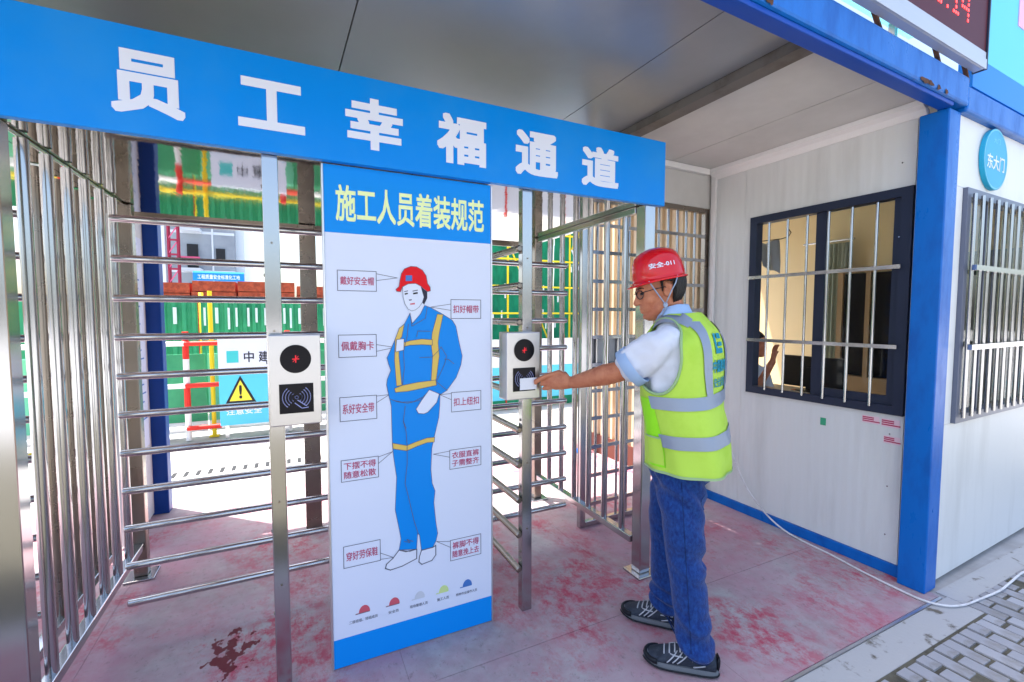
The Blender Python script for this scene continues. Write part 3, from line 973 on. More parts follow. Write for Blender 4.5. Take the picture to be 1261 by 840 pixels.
# front wall with barred window
FX0, FX1, FZ0, FZ1 = .175, 1.30, .885, 2.14
for (x0, x1, z0, z1) in ((.091, 2.6, .03, FZ0 - .002), (.091, 2.6, FZ1 + .002, 2.499), (.091, FX0 - .002, FZ0, FZ1), (FX1 + .002, 2.6, FZ0, FZ1)):
    MB().box(x0, x1, .012, .062, z0, z1).build('front_panel', 'wall_white', of)
w2 = MB()
w2.box(FX0, FX1, -.008, .05, FZ0, FZ0 + .045)
w2.box(FX0, FX1, -.008, .05, FZ1 - .045, FZ1)
w2.box(FX0, FX0 + .045, -.008, .05, FZ0 + .045, FZ1 - .045)
w2.box(FX1 - .045, FX1, -.008, .05, FZ0 + .045, FZ1 - .045)
win2 = w2.build('window', 'window_grey', of)
MB().box(.50, .56, .012, .045, FZ0 + .045, FZ1 - .045).build('mullion', 'window_grey', win2)
MB().box(FX0 + .045, .50, .025, .029, FZ0 + .045, FZ1 - .045).build('pane', 'glass', win2)
MB().box(.56, FX1 - .045, .030, .034, FZ0 + .045, FZ1 - .045).build('pane', 'glass', win2)
for k in range(11):
    x = FX0 + .05 + k * .103
    MB().tube((x, -.022, FZ0 + .03), (x, -.022, FZ1 - .03), .0095, 12).build('bar', 'steel', win2, smooth=True, auto=40)
for z in (1.30, 1.72):
    MB().box(FX0 + .02, FX1, -.052, -.034, z - .014, z + .014).build('cross_bar', 'steel', win2)
# other walls, floor and roof of the room
bw_ = MB()  # unseen wall; its wide opening is added to let daylight into the room
bw_.box(.051, 2.6, 2.85, 2.90, .02, .45)
bw_.box(.051, 2.6, 2.85, 2.90, 2.5, 2.629)
bw_.box(.051, .20, 2.85, 2.90, .45, 2.5)
bw_.box(2.45, 2.6, 2.85, 2.90, .45, 2.5)
bw_.build('back_wall', 'room_wall', of)
e = MB()
e.box(2.55, 2.6, .063, 2.849, .02, 2.629)
e.build('end_wall', 'room_wall', of)
MB().box(.051, 2.549, .063, 2.849, .0, .03).build('room_floor', 'room_floor', of)
MB().box(.051, 2.6, .063, 2.9, 2.63, 2.70).build('house_roof', 'ceiling_pale', of)
MB().box(.051, .056, 1.43, 2.849, .031, 2.629).build('inner_lining', 'room_wall', of)

# furniture in the room
cb = thing('glass_cabinet', 'brown cabinet with dark glass doors inside the guard house', 'cabinet', (2.1, 1.5, .03), 'O')
MB().box(2.15, 2.54, 1.05, 1.60, .031, .85).build('base_unit', 'cabinet', cb)
f = MB()
for (a, b, c, d) in ((1.05, 1.10, .85, 1.95), (1.55, 1.60, .85, 1.95), (1.10, 1.55, 1.90, 1.95), (1.305, 1.345, .85, 1.90)):
    f.box(2.15, 2.20, a, b, c, d)
f.build('door_frame', 'cabinet', cb)
MB().box(2.5, 2.54, 1.10, 1.55, .85, 1.9).build('cabinet_back', 'desk_black', cb)
MB().box(2.165, 2.17, 1.105, 1.30, .86, 1.89).build('door_glass', 'black_glass', cb)
MB().box(2.165, 2.17, 1.35, 1.545, .86, 1.89).build('door_glass', 'black_glass', cb)
dk = thing('desk', 'dark desk standing under the side window of the guard house', 'desk', (1.1, 1.1, .03), 'O')
MB().box(.80, 1.45, .5, 1.95, .74, .77).build('desk_top', 'desk_black', dk)
for (x, y) in ((.84, .55), (1.4, .55), (.84, 1.9), (1.4, 1.9)):
    MB().box(x - .02, x + .02, y - .02, y + .02, .031, .739).build('leg', 'desk_black', dk)
lk = thing('added_locker', 'grey steel locker added at the end wall to darken the front window', 'locker', (2.3, .5, .03), 'O')
MB().box(2.12, 2.54, .10, .98, .031, 2.0).build('carcass', 'locker_grey', lk, bevel=.004)  # invented locker, covers the bright end wall behind the front window
for (a, b_) in ((.11, .535), (.545, .97)):
    d_ = MB().box(2.10, 2.119, a, b_, .08, 1.97).build('door', 'locker_grey', lk, bevel=.003)
    MB().box(2.085, 2.0995, b_ - .06, b_ - .04, .95, 1.10).build('handle', 'steel', d_)
mo = thing('monitor', 'black computer monitor seen from behind on the desk', 'monitor', (.9, 1.35, .77), 'O')
MB().box(1.18, 1.22, 1.02, 1.56, .82, 1.10).build('screen_case', 'desk_black', mo, bevel=.01)
MB().box(1.16, 1.18, 1.25, 1.33, .80, 1.0).build('stand', 'desk_black', mo)
MB().box(1.10, 1.26, 1.16, 1.42, .771, .799).build('foot', 'desk_black', mo)
c = MB()
rows = []
for j in range(7):
    z = .8 + 1.3 * j / 6
    rows.append([(2.44 + .025 * math.sin(k * 1.9 + j * .15), .92 - .02 - k * .02 + 1.0, z) for k in range(2)])
cu = MB()
n = 40
vs, fs = [], []
for k in range(n + 1):
    y = 1.62 + k * .0085
    x = 2.40 + .022 * math.sin(k * 1.35)
    vs += [(x, y, .55), (x + .01 * math.sin(k), y, 2.25)]
for k in range(n):
    fs.append((2 * k, 2 * k + 2, 2 * k + 3, 2 * k + 1))
cu.add(vs, fs)
cur = thing('curtain', 'grey green pleated curtain inside the guard house', 'curtain', (2.4, 2.3, .5), 'O')
cu.build('pleats', 'curtain', cur, smooth=True)
MB().tube((2.40, 1.58, 2.28), (2.40, 2.10, 2.28), .012, 10).build('curtain_rail', 'steel', cur)
tw = thing('hanging_towel', 'grey towel hanging from a wire hook inside the window', 'towel', (.55, 1.62, 1.75), 'O')
vs, fs = [], []
for i in range(9):
    for j in range(7):
        u, v = i / 8, j / 6
        vs.append((.62 + .02 * math.sin(u * 9 + v * 2), 1.27 + .17 * u * (1 - .25 * v), 2.08 - .20 * v - .07 * (1 - u) * v + .012 * math.sin(u * 7)))
for i in range(8):
    for j in range(6):
        a = i * 7 + j
        fs.append((a, a + 7, a + 8, a + 1))
MB().add(vs, fs).build('cloth', 'cloth_grey', tw, smooth=True)
MB().path([(.62, 1.20, 2.16), (.62, 1.18, 2.13), (.62, 1.20, 2.10), (.62, 1.26, 2.09), (.62, 1.55, 2.10)], .004, 8).build('hook', 'desk_black', tw)

# ------------------------------------------------------------------ canopy over the passage
cn = thing('canopy', 'grey panel canopy roof with blue gutter beam over the gate passage', 'canopy', (-2, 1.2, 2.5), 'O')
ex = [-6.42, -5.20, -3.98, -2.765, -1.545, -1.135]
for i in range(len(ex) - 1):
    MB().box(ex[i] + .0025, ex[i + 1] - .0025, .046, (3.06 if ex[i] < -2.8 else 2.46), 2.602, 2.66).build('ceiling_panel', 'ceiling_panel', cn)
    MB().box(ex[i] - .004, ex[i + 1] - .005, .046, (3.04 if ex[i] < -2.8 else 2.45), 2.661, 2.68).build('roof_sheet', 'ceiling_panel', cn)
for (a, b) in ((-1.055, -.47), (-.467, -.002)):
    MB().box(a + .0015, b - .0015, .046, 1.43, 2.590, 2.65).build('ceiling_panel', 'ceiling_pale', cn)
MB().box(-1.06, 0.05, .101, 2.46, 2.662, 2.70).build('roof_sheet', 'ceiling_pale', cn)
bm_ = MB()
bm_.box(-1.122, -1.064, .046, 2.44, 2.562, 2.66)
bm_.build('cross_beam', 'brown_beam', cn)
MB().box(-1.136, -1.05, .046, 2.44, 2.556, 2.5615).build('beam_flange', 'brown_beam', cn)
MB().box(-1.10, -1.07, 1.55, 1.58, 2.09, 2.555).build('hanger', 'brown_beam', cn)
# gutter beam on the front: web, lower lip and upper roll
gb = MB().box(-6.4, .062, -.03, .045, 2.520, 2.66)
gb.build('gutter_beam', 'blue_paint', cn, bevel=.012)
MB().box(-6.4, -.069, -.016, .045, 2.500, 2.5195).build('beam_lip', 'blue_shaded', cn, bevel=.004)
MB().box(.0625, 2.7, -.024, .10, 2.50, 2.625).build('gutter_beam', 'blue_paint', cn, bevel=.012)
ru = MB()
rs = random.Random(5)
for (c0, w) in ((-.42, .05), (-.36, .035), (-1.55, .03), (-.28, .02), (-.20, .02)):
    pts = []
    n = 12
    for k in range(n):
        a = 2 * math.pi * k / n
        pts.append((c0 + w * math.cos(a) * rs.uniform(.6, 1.2), 2.532 + .012 * math.sin(a) * rs.uniform(.5, 1.3)))
    ru.poly([(u, -.0325, v) for u, v in pts])
ru.build('rust_chip', 'rust', cn)
for yy in (.06, 2.9):
    MB().box(-6.40, -6.28, yy, yy + .12, 0, 2.60).build('post', 'blue_paint', cn, bevel=.006)
# white cove along the wall and header over the grille
cv = MB()
prof = [(-.001, 2.515), (-.012, 2.515), (-.03, 2.545), (-.062, 2.562), (-.062, 2.588), (-.001, 2.588)]
cv.prism(prof, lambda u, v, w: (u, .11 + w, v), 1.31)
cv.build('ceiling_cove', 'trim_white', cn)
MB().box(-1.03, -.064, 1.40, 1.44, 2.545, 2.588).build('header_trim', 'trim_white', cn, bevel=.004)
MB().box(-1.05, -.004, 1.445, 1.485, 2.30, 2.588).build('header_panel', 'ceiling_pale', cn)

# ------------------------------------------------------------------ grille between lanes and guard house
gr = thing('grille_gate', 'stainless grille gate with thin uprights between tube guard and guard house', 'gate', (-.6, 1.45, 0), 'O')
GX0, GX1, GY = -1.235, -.012, 1.46
for (a, b) in ((GX0, GX0 + .045), (GX1 - .045, GX1)):
    MB().box(a, b, GY - .02, GY + .02, 0.003, 2.298).build('stile', 'steel' if a < -.5 else 'steel_dark', gr, bevel=.003)
MB().box(GX0 + .046, GX1 - .046, GY - .018, GY + .018, 2.262, 2.297).build('top_rail', 'steel_dark', gr, bevel=.003)
MB().box(GX0 + .046, GX1 - .046, GY - .018, GY + .018, .004, .04).build('bottom_rail', 'steel', gr, bevel=.003)
for k in range(11):
    x = GX0 + .046 + (k + 1) * (GX1 - GX0 - .092) / 12
    MB().tube((x, GY, .041), (x, GY, 2.261), .0095, 10).build('upright', 'steel', gr, smooth=True, auto=40)
for z in (.16, .36, .56, .76, .95, 1.13, 1.32, 1.51, 1.70, 1.895, 2.08):
    MB().box(GX0 + .046, GX1 - .046, GY - .022, GY - .0105, z - .012, z + .012).build('cross_rail', 'steel', gr)
MB().box(GX0 + .05, GX0 + .55, GY + .012, GY + .03, 1.05, 1.33).build('lock_plate', 'grey_plate', gr, bevel=.004)

# ------------------------------------------------------------------ LED board and hoarding above the gutter
ld = thing('display_board', 'dark red dot display in a grey frame above the gutter beam', 'display', (-1.2, -.05, 2.7), 'O')
MB().box(-3.2, .13, -.058, -.016, 2.702, 2.712).build('bottom_tray', 'led_frame', ld, bevel=.004)
fr2 = MB()
fr2.box(-3.2, .13, -.066, -.059, 2.70, 2.747)
fr2.box(-3.2, .13, -.062, -.059, 2.748, 2.782)
fr2.build('frame', 'led_frame', ld, bevel=.003)
MB().box(.131, .142, -.066, -.01, 2.70, 3.6).build('side_trim', 'window_frame', ld)
MB().box(-3.2, .13, -.0585, -.016, 2.783, 3.6).build('screen', 'led_board', ld)
led = MB()
G14 = {'1': ["0010", "0110", "0010", "0010", "0010", "0010", "0111"], '4': ["0001", "0011", "0101", "1001", "1111", "0001", "0001"], '.': ["0", "0", "0", "0", "0", "0", "1"], '5': ["1111", "1000", "1110", "0001", "0001", "1001", "0110"]}
dx = -.43
for ch in '5.14':
    g = G14[ch]
    for r_, row in enumerate(g):
        for c_, b in enumerate(row):
            if r_ == 0 and c_ == 0:
                led = MB()
            if b == '1':
                u, v = dx + c_ * .022, 3.01 - r_ * .024
                led.box(u, u + .012, -.0605, -.0587, v, v + .012)
    dx += .022 * len(g[0]) + .022
    tag(led.build('digit', 'led_bright', ld), kind='stuff')
for x in (-.75, -.2, .12):
    MB().bar((x, .0, 2.662), (x - .10, -.015, 2.72), .016, .016).build('bracket', 'rust', ld)
hd = thing('roof_hoarding', 'light blue hoarding panel standing on the guard house roof', 'hoarding', (1.5, .02, 2.64), 'O')
MB().box(.15, 3.2, -.01, .05, 2.645, 2.80).build('lower_band', 'hoard_blue', hd)
MB().box(.15, 3.2, -.01, .05, 2.801, 5.4).build('upper_panel', 'hoard_cyan', hd)
MB().box(-3.2, .149, .21, .27, 3.02, 5.4).build('rear_panel', 'hoard_cyan', hd)
for x in (-2.9, -1.5, -.1):
    MB().box(x - .015, x + .015, .225, .255, 2.701, 3.019).build('post', 'steel_dark', hd)
MB().box(.70, 1.2, -.014, -.0105, 3.10, 3.5).build('pink_notice', 'hoard_pink', hd)

# ------------------------------------------------------------------ round sign, stickers, cable
rd = thing('round_sign', 'round blue sign with three white characters on the guard house front', 'sign', (.52, 0, 2.19), 'O')
MB().prism(disc_pts((.505, 2.33), .165, 56), lambda u, v, w: (u, .011 - w, v), .022).build('disc', 'sign_cyan', rd, bevel=.002)
ring = MB()
stroke(ring, disc_pts((.505, 2.33), .157, 56), .008, lambda u, v: (u, -.0116, v), True)
ring.build('rim_line', 'sign_lite', rd)
text_mb('东大门', (.385, 2.272, .625, 2.352), pmap_y(-.0118), bold=.02).build('lettering', 'letter_white', rd)
text_mb('大门', (.46, 2.415, .55, 2.445), pmap_y(-.0118), bold=.0).build('small_lettering', 'sign_lite', rd)


def sticker(y0, y1, z0, z1, base, ink_, label, group=None):
    t = thing('sticker', label, 'sticker', (0, (y0 + y1) / 2, z0), 'O', group=group)
    fx = lambda u, v, w: (-.0006 - w, u, v)
    MB().prism([(y0, z0), (y1, z0), (y1, z1), (y0, z1)], fx, .0008).build('paper', base, t)
    if ink_:
        k = MB()
        h = z1 - z0
        for q in (.26, .52, .76):
            stroke(k, [(y0 + .03 * (q > .3), z0 + h * q), (y1 - .006, z0 + h * q)], h * .17, lambda u, v: (-.0018, u, v))
        k.build('print', ink_, t)


sticker(.262, .348, .842, .885, 'sticker_white', 'sticker_pink', 'small pink printed sticker below the window, left of the pair')
sticker(.165, .252, .838, .884, 'sticker_white', 'sticker_pink', 'small pink printed sticker below the window, right of the pair')
sticker(.160, .238, .746, .788, 'sticker_white', 'sticker_pink', 'small pink printed sticker below the pair of stickers')
sticker(.545, .578, .775, .822, 'sticker_green', None, 'tiny green label on the wall below the window')
cab = MB()
cpts = [(2.962, 2.36, .52), (2.964, 2.30, .38), (2.962, 2.20, .22), (2.955, 2.06, .10), (2.95, 1.93, .035), (2.955, 1.80, .006), (2.935, 1.6, .006), (2.905, 1.42, .006), (2.885, 1.25, .007), (2.885, 1.12, .007), (2.94, 1.045, .006), (3.03, 1.01, .006),
        (3.16, .995, .008), (3.34, .978, .014), (3.5, .985, .014), (3.72, .99, .02), (4.0, .95, .012), (4.4, .9, .012)]
# smooth the run
def cat(P, per=6):
    P = [Vector(p) for p in P]
    out = []
    for i in range(len(P) - 1):
        a, b, c_, d = P[max(0, i - 1)], P[i], P[i + 1], P[min(len(P) - 1, i + 2)]
        for k in range(per):
            t = k / per
            out.append(.5 * ((2 * b) + (c_ - a) * t + (2 * a - 5 * b + 4 * c_ - d) * t * t + (3 * b - a - 3 * c_ + d) * t ** 3))
    out.append(P[-1])
    return out
cab.path(cat(cpts), .0055, 10)
single('power_cable', cab, 'cable_white', 'white cable running down the wall and across the floor edge', 'cable', (2.9, 1.4, 0), smooth=True)

# ================================================================== YARD BEHIND THE GATE
# side wall with navy post where the passage opens to the yard
sw = thing('passage_wall', 'white panel wall ending in a navy post beyond the left lane', 'wall', (-.94, 3.9, 0))
MB().box(-1.0, -.945, 3.56, 4.09, .02, 2.58).build('panel', 'wall_white', sw)
MB().box(-1.0, -.855, 4.092, 4.20, 0, 2.62).build('corner_post', 'navy_paint', sw, bevel=.006)
MB().box(-.944, -.938, 3.70, 4.02, .55, 2.0).build('notice', 'poster_white', sw)
nt_ = MB()
for k in range(22):
    stroke(nt_, [(3.73, 1.95 - k * .06), (3.73 + random.uniform(.14, .26), 1.95 - k * .06)], .010, lambda u, v: (-.9372, u, v))
nt_.build('notice_lines', 'print_navy', sw)

# drain cover with slots
dr = thing('drain_cover', 'slotted drain cover strip across the sunlit yard', 'drain', (0.8, 5.0, 0))
MB().box(-3.0, 3.2, 4.90, 5.22, -.03, -.004).build('cover', 'concrete', dr)
k = 0
x = -1.6
while x < 3.0:
    MB().box(x, x + .035, 4.97, 5.13, -.0045, -.002).build('drain_slot', 'opening_dark', dr)
    x += .095

# red and white guard rail
gl = thing('safety_rail', 'red and white tube safety rail in the yard behind the left lane', 'railing', (-1, 6.4, 0))
for x in (-3.2, -2.14, -1.12, -.06):
    for j in range(4):
        MB().tube((x, 6.4, j * .32 + .001), (x, 6.4, (j + 1) * .32), .032, 12).build('post', 'red_paint' if j % 2 == 1 or j == 3 else 'white_paint', gl, smooth=True, auto=40)
for z in (.15, .65, 1.14):
    x = -3.52
    q = 0
    while x < .9:
        MB().tube((x, 6.36, z), (x + .34, 6.36, z), .028, 12).build('rail', 'red_paint' if q % 3 == 1 else 'white_paint', gl, smooth=True, auto=40)
        x += .342
        q += 1

# warning board
wb = thing('warning_board', 'white and cyan board with yellow warning triangle behind the left lane', 'sign', (-.4, 6.25, 0))
MB().box(-.785, -.02, 6.24, 6.27, .17, .80).build('lower_panel', 'board_cyan', wb)
MB().box(-.785, -.02, 6.24, 6.27, .802, 1.19).build('upper_panel', 'poster_white', wb)
for x in (-.72, -.09):
    MB().box(x - .02, x + .02, 6.272, 6.31, 0, 1.19).build('leg', 'steel', wb)
MB().poly([(-.60 - .125, 6.238, .43), (-.60 + .19, 6.238, .43), (-.60 + .03, 6.238, .755)]).build('triangle_border', 'ink_black', wb)
MB().poly([(-.60 - .085, 6.2365, .455), (-.60 + .148, 6.2365, .455), (-.60 + .03, 6.2365, .70)]).build('triangle', 'warn_yellow', wb)
text_mb('!', (-.585, .48, -.555, .64), pmap_y(6.235), bold=.03).build('exclamation_mark', 'ink_black', wb)
text_mb('中', (-.525, .91, -.42, 1.04), pmap_y(6.238), bold=.015).build('character', 'ink_black', wb)
text_mb('建', (-.37, .91, -.265, 1.04), pmap_y(6.238), bold=.015).build('character', 'ink_black', wb)
MB().poly([(-.70, 6.238, .91), (-.58, 6.238, .91), (-.58, 6.238, 1.05), (-.70, 6.238, 1.05)]).build('emblem', 'board_teal', wb)
text_mb('注意安全', (-.72, .29, -.35, .37), pmap_y(6.238), bold=.015).build('caption', 'letter_white', wb)


# green hoarding panels with ribs
def corrugated(root, name, mat, x0, x1, y, z0, z1, pitch=.12, dep=.03):
    n = int((x1 - x0) / pitch)
    vs, fs = [], []
    pts = []
    for k in range(n):
        a = x0 + k * pitch
        pts += [(a, y), (a + pitch * .35, y), (a + pitch * .5, y - dep), (a + pitch * .85, y - dep)]
    pts.append((x0 + n * pitch, y))
    back = [(p[0], y + .02) for p in pts[::-1]]
    MB().prism(pts + back, lambda u, v, w: (u, v, z0 + w), z1 - z0).build(name, mat, root)


gh = thing('green_fence', 'green sheet fence with white strokes behind the red and white rail', 'fence', (-1, 7.6, 0))
for i in range(6):
    corrugated(gh, 'sheet', 'green_sheet', -4.2 + i * 1.0, -3.21 + i * 1.0, 8.0, 0.02, 1.74)
for i in range(7):
    MB().tube((-4.2 + i * 1.0, 8.06, 0), (-4.2 + i * 1.0, 8.06, 1.8), .03, 10).build('post', 'yellow_tube', gh, smooth=True)
wmk = MB()
rs = random.Random(8)
x = -2.6
while x < .9:
    h = rs.uniform(.22, .34)
    if rs.random() < .88:
        MB().box(x, x + rs.uniform(.025, .045), 7.955, 7.96, 1.58 - h, 1.58).build('white_stroke', 'white_paint', gh)
    x += rs.uniform(.09, .16)
lp = thing('mesh_panel', 'pale green mesh panels low behind the safety rail', 'fence', (-1, 6.62, 0))
for i in range(5):
    MB().box(-4.0 + i * 1.02, -3.0 + i * 1.02, 6.60, 6.63, .18, 1.0).build('panel', 'green_pale' if i % 2 else 'green_sheet', lp)
    MB().box(-4.0 + i * 1.02, -3.0 + i * 1.02, 6.595, 6.635, .05, .178).build('skirting', 'white_paint', lp)
for i in range(3):
    x = -.88 - i * 1.6
    o = thing('yellow_pole', ('yellow scaffold pole between safety rail and warning board', 'yellow scaffold pole far left behind the tube guard', 'yellow scaffold pole at the left end of the yard')[i], 'pole', (x, 6.5, 0))
    MB().tube((x, 6.5, 0), (x, 6.5, 1.76), .024, 12).build('tube', 'yellow_tube', o, smooth=True, auto=40)
    MB().box(x - .05, x + .05, 6.45, 6.55, 0, .01).build('foot', 'yellow_tube', o)
single('yellow_ledger', MB().tube((-3.6, 6.47, 1.235), (.6, 6.47, 1.235), .024, 12), 'yellow_tube', 'level yellow scaffold tube along the top of the safety rail', 'tube', (-1, 6.47, 1.2), smooth=True)

# stacked brick pallets
rs = random.Random(4)
bx = -3.2
names = ('stack of red bricks furthest left behind the green fence', 'stack of red bricks beside the navy post behind the green fence', 'stack of red bricks under the left end of the blue site banner', 'stack of red bricks under the right end of the blue site banner', 'stack of red bricks seen right of the left lane post', 'stack of red bricks furthest right behind the green fence')
for i in range(6):
    w = (.62, .95, .72, 1.0, .66, 1.0)[i]
    t = thing('brick_stack', names[i], 'bricks', (bx + w / 2, 10.2, 0), group='brick stacks behind the green fence')
    top = 2.10 + rs.uniform(-.06, .03)
    for r_ in range(10):
        z0 = .12 + (top - .12) * r_ / 10
        s_ = rs.uniform(0, .015)
        MB().box(bx + s_, bx + w - .02 - s_, 10.0 + s_, 10.8, z0, z0 + (top - .12) / 10 - .012).build('brick_course', 'brick_red', t)
    MB().box(bx, bx + w - .02, 10.0, 10.8, 0, .118).build('pallet', 'cabinet', t)
    bx += w

# tower under construction with lift mast
tb = thing('tower_block', 'grey concrete tower under construction with dark window openings', 'building', (-6, 44, 0))
MB().box(-10.5, -3.9, 42, 52, 0, 34).build('walls', 'tower_grey', tb)
MB().box(-3.899, -3.3, 42.6, 52, 0, 34).build('side_return', 'tower_pale', tb)
for k in range(11):
    z = 2.2 + k * 2.95
    w = MB()
    w.box(-5.15, -4.55, 41.9, 41.995, z + .45, z + 1.45)
    w.build('window', 'opening_dark', tb)
    MB().box(-10.5, -3.9, 41.96, 41.999, z - .45, z - .25).build('floor_band', 'tower_pale', tb)
    b = MB().box(-7.2, -6.0, 40.6, 41.95, z - .42, z - .2)
    bal = b.build('balcony', 'tower_pale', tb)
    MB().box(-7.2, -6.0, 40.56, 40.6, z + .25, z + .62).build('balcony_rail', 'rail_pink', bal)
    MB().box(-7.0, -6.3, 41.9, 41.99, z - .1, z + 1.7).build('balcony_opening', 'opening_dark', tb)
MB().box(-5.42, -5.30, 41.9, 41.99, 0, 34).build('downpipe', 'tower_pale', tb)
lm = thing('lift_mast', 'dark red lattice lift mast beside the grey tower', 'hoist', (-7.9, 39, 0))
for x in (-7.55, -7.0):
    for y in (38.8, 39.3):
        MB().box(x - .05, x + .05, y - .05, y + .05, 0, 33).build('leg', 'mast_red', lm)
for k in range(32):
    z = .6 + k * 1.0
    MB().box(-7.55, -7.0, 38.76, 38.84, z, z + .13).build('rung', 'mast_red', lm)
    MB().bar((-7.55, 38.78, z + .1), (-7.0, 38.78, z + 1.0), .06, .06).build('brace', 'rail_pink', lm)
MB().box(-8.3, -7.75, 38.9, 39.6, 0, 30).build('guide_panel', 'tower_pale', lm)
sb = thing('site_banner', 'long blue site banner with white lettering in front of the tower', 'banner', (-4.5, 36, 3))
MB().box(-5.75, -2.85, 36, 36.06, 3.75, 4.25).build('cloth', 'hoard_blue', sb)
MB().box(-5.75, -2.85, 35.98, 36.06, 4.252, 4.36).build('top_edge', 'hoard_cyan', sb)
text_mb('工程质量安全标准化工地', (-5.5, 3.85, -3.1, 4.15), pmap_y(35.99), bold=.01).build('lettering', 'letter_white', sb)
for x in (-5.6, -4.3, -3.0):
    MB().box(x - .05, x + .05, 36.07, 36.17, 0, 4.3).build('post', 'steel', sb)

# right side: white and cyan hoarding, then scaffold with green mesh
bh = thing('board_fence', 'white and cyan board fence beyond the right lane', 'fence', (3.0, 6.4, 0))
for i in range(5):
    x0 = .9 + i * 1.05
    p = MB().box(x0, x0 + 1.03, 6.4, 6.43, .66, 1.09).build('upper_panel', 'poster_white', bh)
    MB().box(x0, x0 + 1.03, 6.4, 6.43, .14, .658).build('lower_panel', 'board_cyan', bh)
    MB().box(x0, x0 + 1.03, 6.39, 6.44, .0, .138).build('skirting', 'green_mesh', bh)
    MB().box(x0 - .03, x0 - .002, 6.39, 6.45, 0, 1.15).build('post', 'red_paint', bh)
    text_mb('安全', (x0 + .35, 1.0, x0 + .62, 1.07), pmap_y(6.3985), bold=.02).build('caption', 'red_paint', p)
sc = thing('scaffold', 'yellow tube scaffold in front of green safety mesh beyond the right lane', 'scaffold', (10, 18, 0))
for x in [5.2 + 1.55 * k for k in range(9)]:
    MB().tube((x, 17.6, 0), (x, 17.6, 11), .045, 8).build('standard', 'yellow_tube', sc, smooth=True)
for j in range(9):
    z = .4 + j * 1.15
    MB().tube((4.6, 17.52, z), (18.5, 17.52, z), .04, 8).build('ledger', 'yellow_tube', sc, smooth=True)
for k in range(5):
    x = 5.2 + 3.1 * k
    MB().tube((x + 1.9, 17.45, .4), (x, 17.45, 4.4), .035, 8).build('brace', 'white_paint' if k % 2 == 0 else 'yellow_tube', sc, smooth=True)
    MB().tube((x, 17.45, 4.4), (x + 2.6, 17.45, 9.4), .035, 8).build('brace', 'yellow_tube' if k % 2 == 0 else 'white_paint', sc, smooth=True)
# mesh sheets sag a little between the ties
for i in range(9):
    for j in range(3):
        x0, z0 = 4.6 + i * 1.55, .2 + j * 3.6
        vs, fs = [], []
        for a in range(9):
            for b in range(9):
                u, v = a / 8, b / 8
                vs.append((x0 + 1.54 * u, 18.0 + .10 * math.sin(u * math.pi) * math.sin(v * math.pi) + .04 * math.sin(u * 17 + i) + .03 * math.sin(v * 11 + j), z0 + 3.58 * v))
        for a in range(8):
            for b in range(8):
                q = a * 9 + b
                fs.append((q, q + 9, q + 10, q + 1))
        MB().add(vs, fs).build('mesh_sheet', 'green_mesh', sc, smooth=True)
wl = MB()
rs = random.Random(2)
for k in range(46):
    x, z = rs.uniform(5, 15), rs.choice((1.0, 2.2, 3.3, 4.6)) + rs.uniform(-.2, .2)
    wl.box(x, x + .05, 17.8, 17.84, z, z + rs.uniform(.25, .6))
wl.build('white_strip', 'white_paint', sc)  # short white strips scattered in front of the mesh

# blue pole behind the grille
o = thing('blue_pole', 'thin blue pole standing behind the grille gate', 'pole', (2.78, 4.05, 0))
MB().tube((2.78, 4.05, 0), (2.78, 4.05, 3.0), .035, 14).build('tube', 'hoard_blue', o, smooth=True, auto=40)
MB().box(2.71, 2.85, 3.98, 4.12, 0, .012).build('foot', 'hoard_blue', o)

# ================================================================== PEOPLE
P0 = Vector((1.50, 1.46, 0))
FA = math.atan2(.73, -.68)
cF, sF = math.cos(FA), math.sin(FA)


def w2l(p):
    d = Vector(p) - P0
    return Vector((d.x * cF + d.y * sF, -d.x * sF + d.y * cF, d.z))


pe = bpy.data.objects.new('person', None)
COL.objects.link(pe)
pe.location = P0
pe.rotation_euler = (0, 0, FA)
TWC = Vector((-.02, 0, 0))


def twist(p):
    """the trunk turns with the reaching arm"""
    t = max(0.0, min(1.0, (p[2] - .85) / .42))
    a = R(-23) * t * t * (3 - 2 * t)
    x, y = p[0] - TWC.x, p[1]
    return Vector((TWC.x + x * math.cos(a) - y * math.sin(a), x * math.sin(a) + y * math.cos(a), p[2]))


tag(pe, 'man in red helmet, lime vest and jeans holding a card to the reader', 'person')


def ell(c, a, b, n=40, e=2.4, drop=0.0):
    """superellipse ring in a level plane, optionally dropping towards the sides"""
    out = []
    for k in range(n):
        t = 2 * math.pi * k / n
        ct, st_ = math.cos(t), math.sin(t)
        x = math.copysign(abs(ct) ** (2 / e), ct) * a
        y = math.copysign(abs(st_) ** (2 / e), st_) * b
        out.append(Vector((c[0] + x, c[1] + y, c[2] - drop * (abs(y) / b) ** 2)))
    return out


# arm and hand joints, taken to the person's own frame
S = Vector((.032, .176, 1.372))
E_ = w2l((1.238, 1.515, 1.235))
W_ = w2l((1.128, 1.712, 1.168))
K_ = w2l((1.060, 1.796, 1.166))     # knuckles
T_ = w2l((1.006, 1.832, 1.156))     # where finger tips pinch the card

# head frame
HC = Vector((.078, 0.006, 1.576))
HR = Matrix.Rotation(R(19), 3, 'Z') @ Matrix.Rotation(R(11), 3, 'Y')


def H(x, y, z):
    return HC + HR @ Vector((x, y, z))


b = MB()
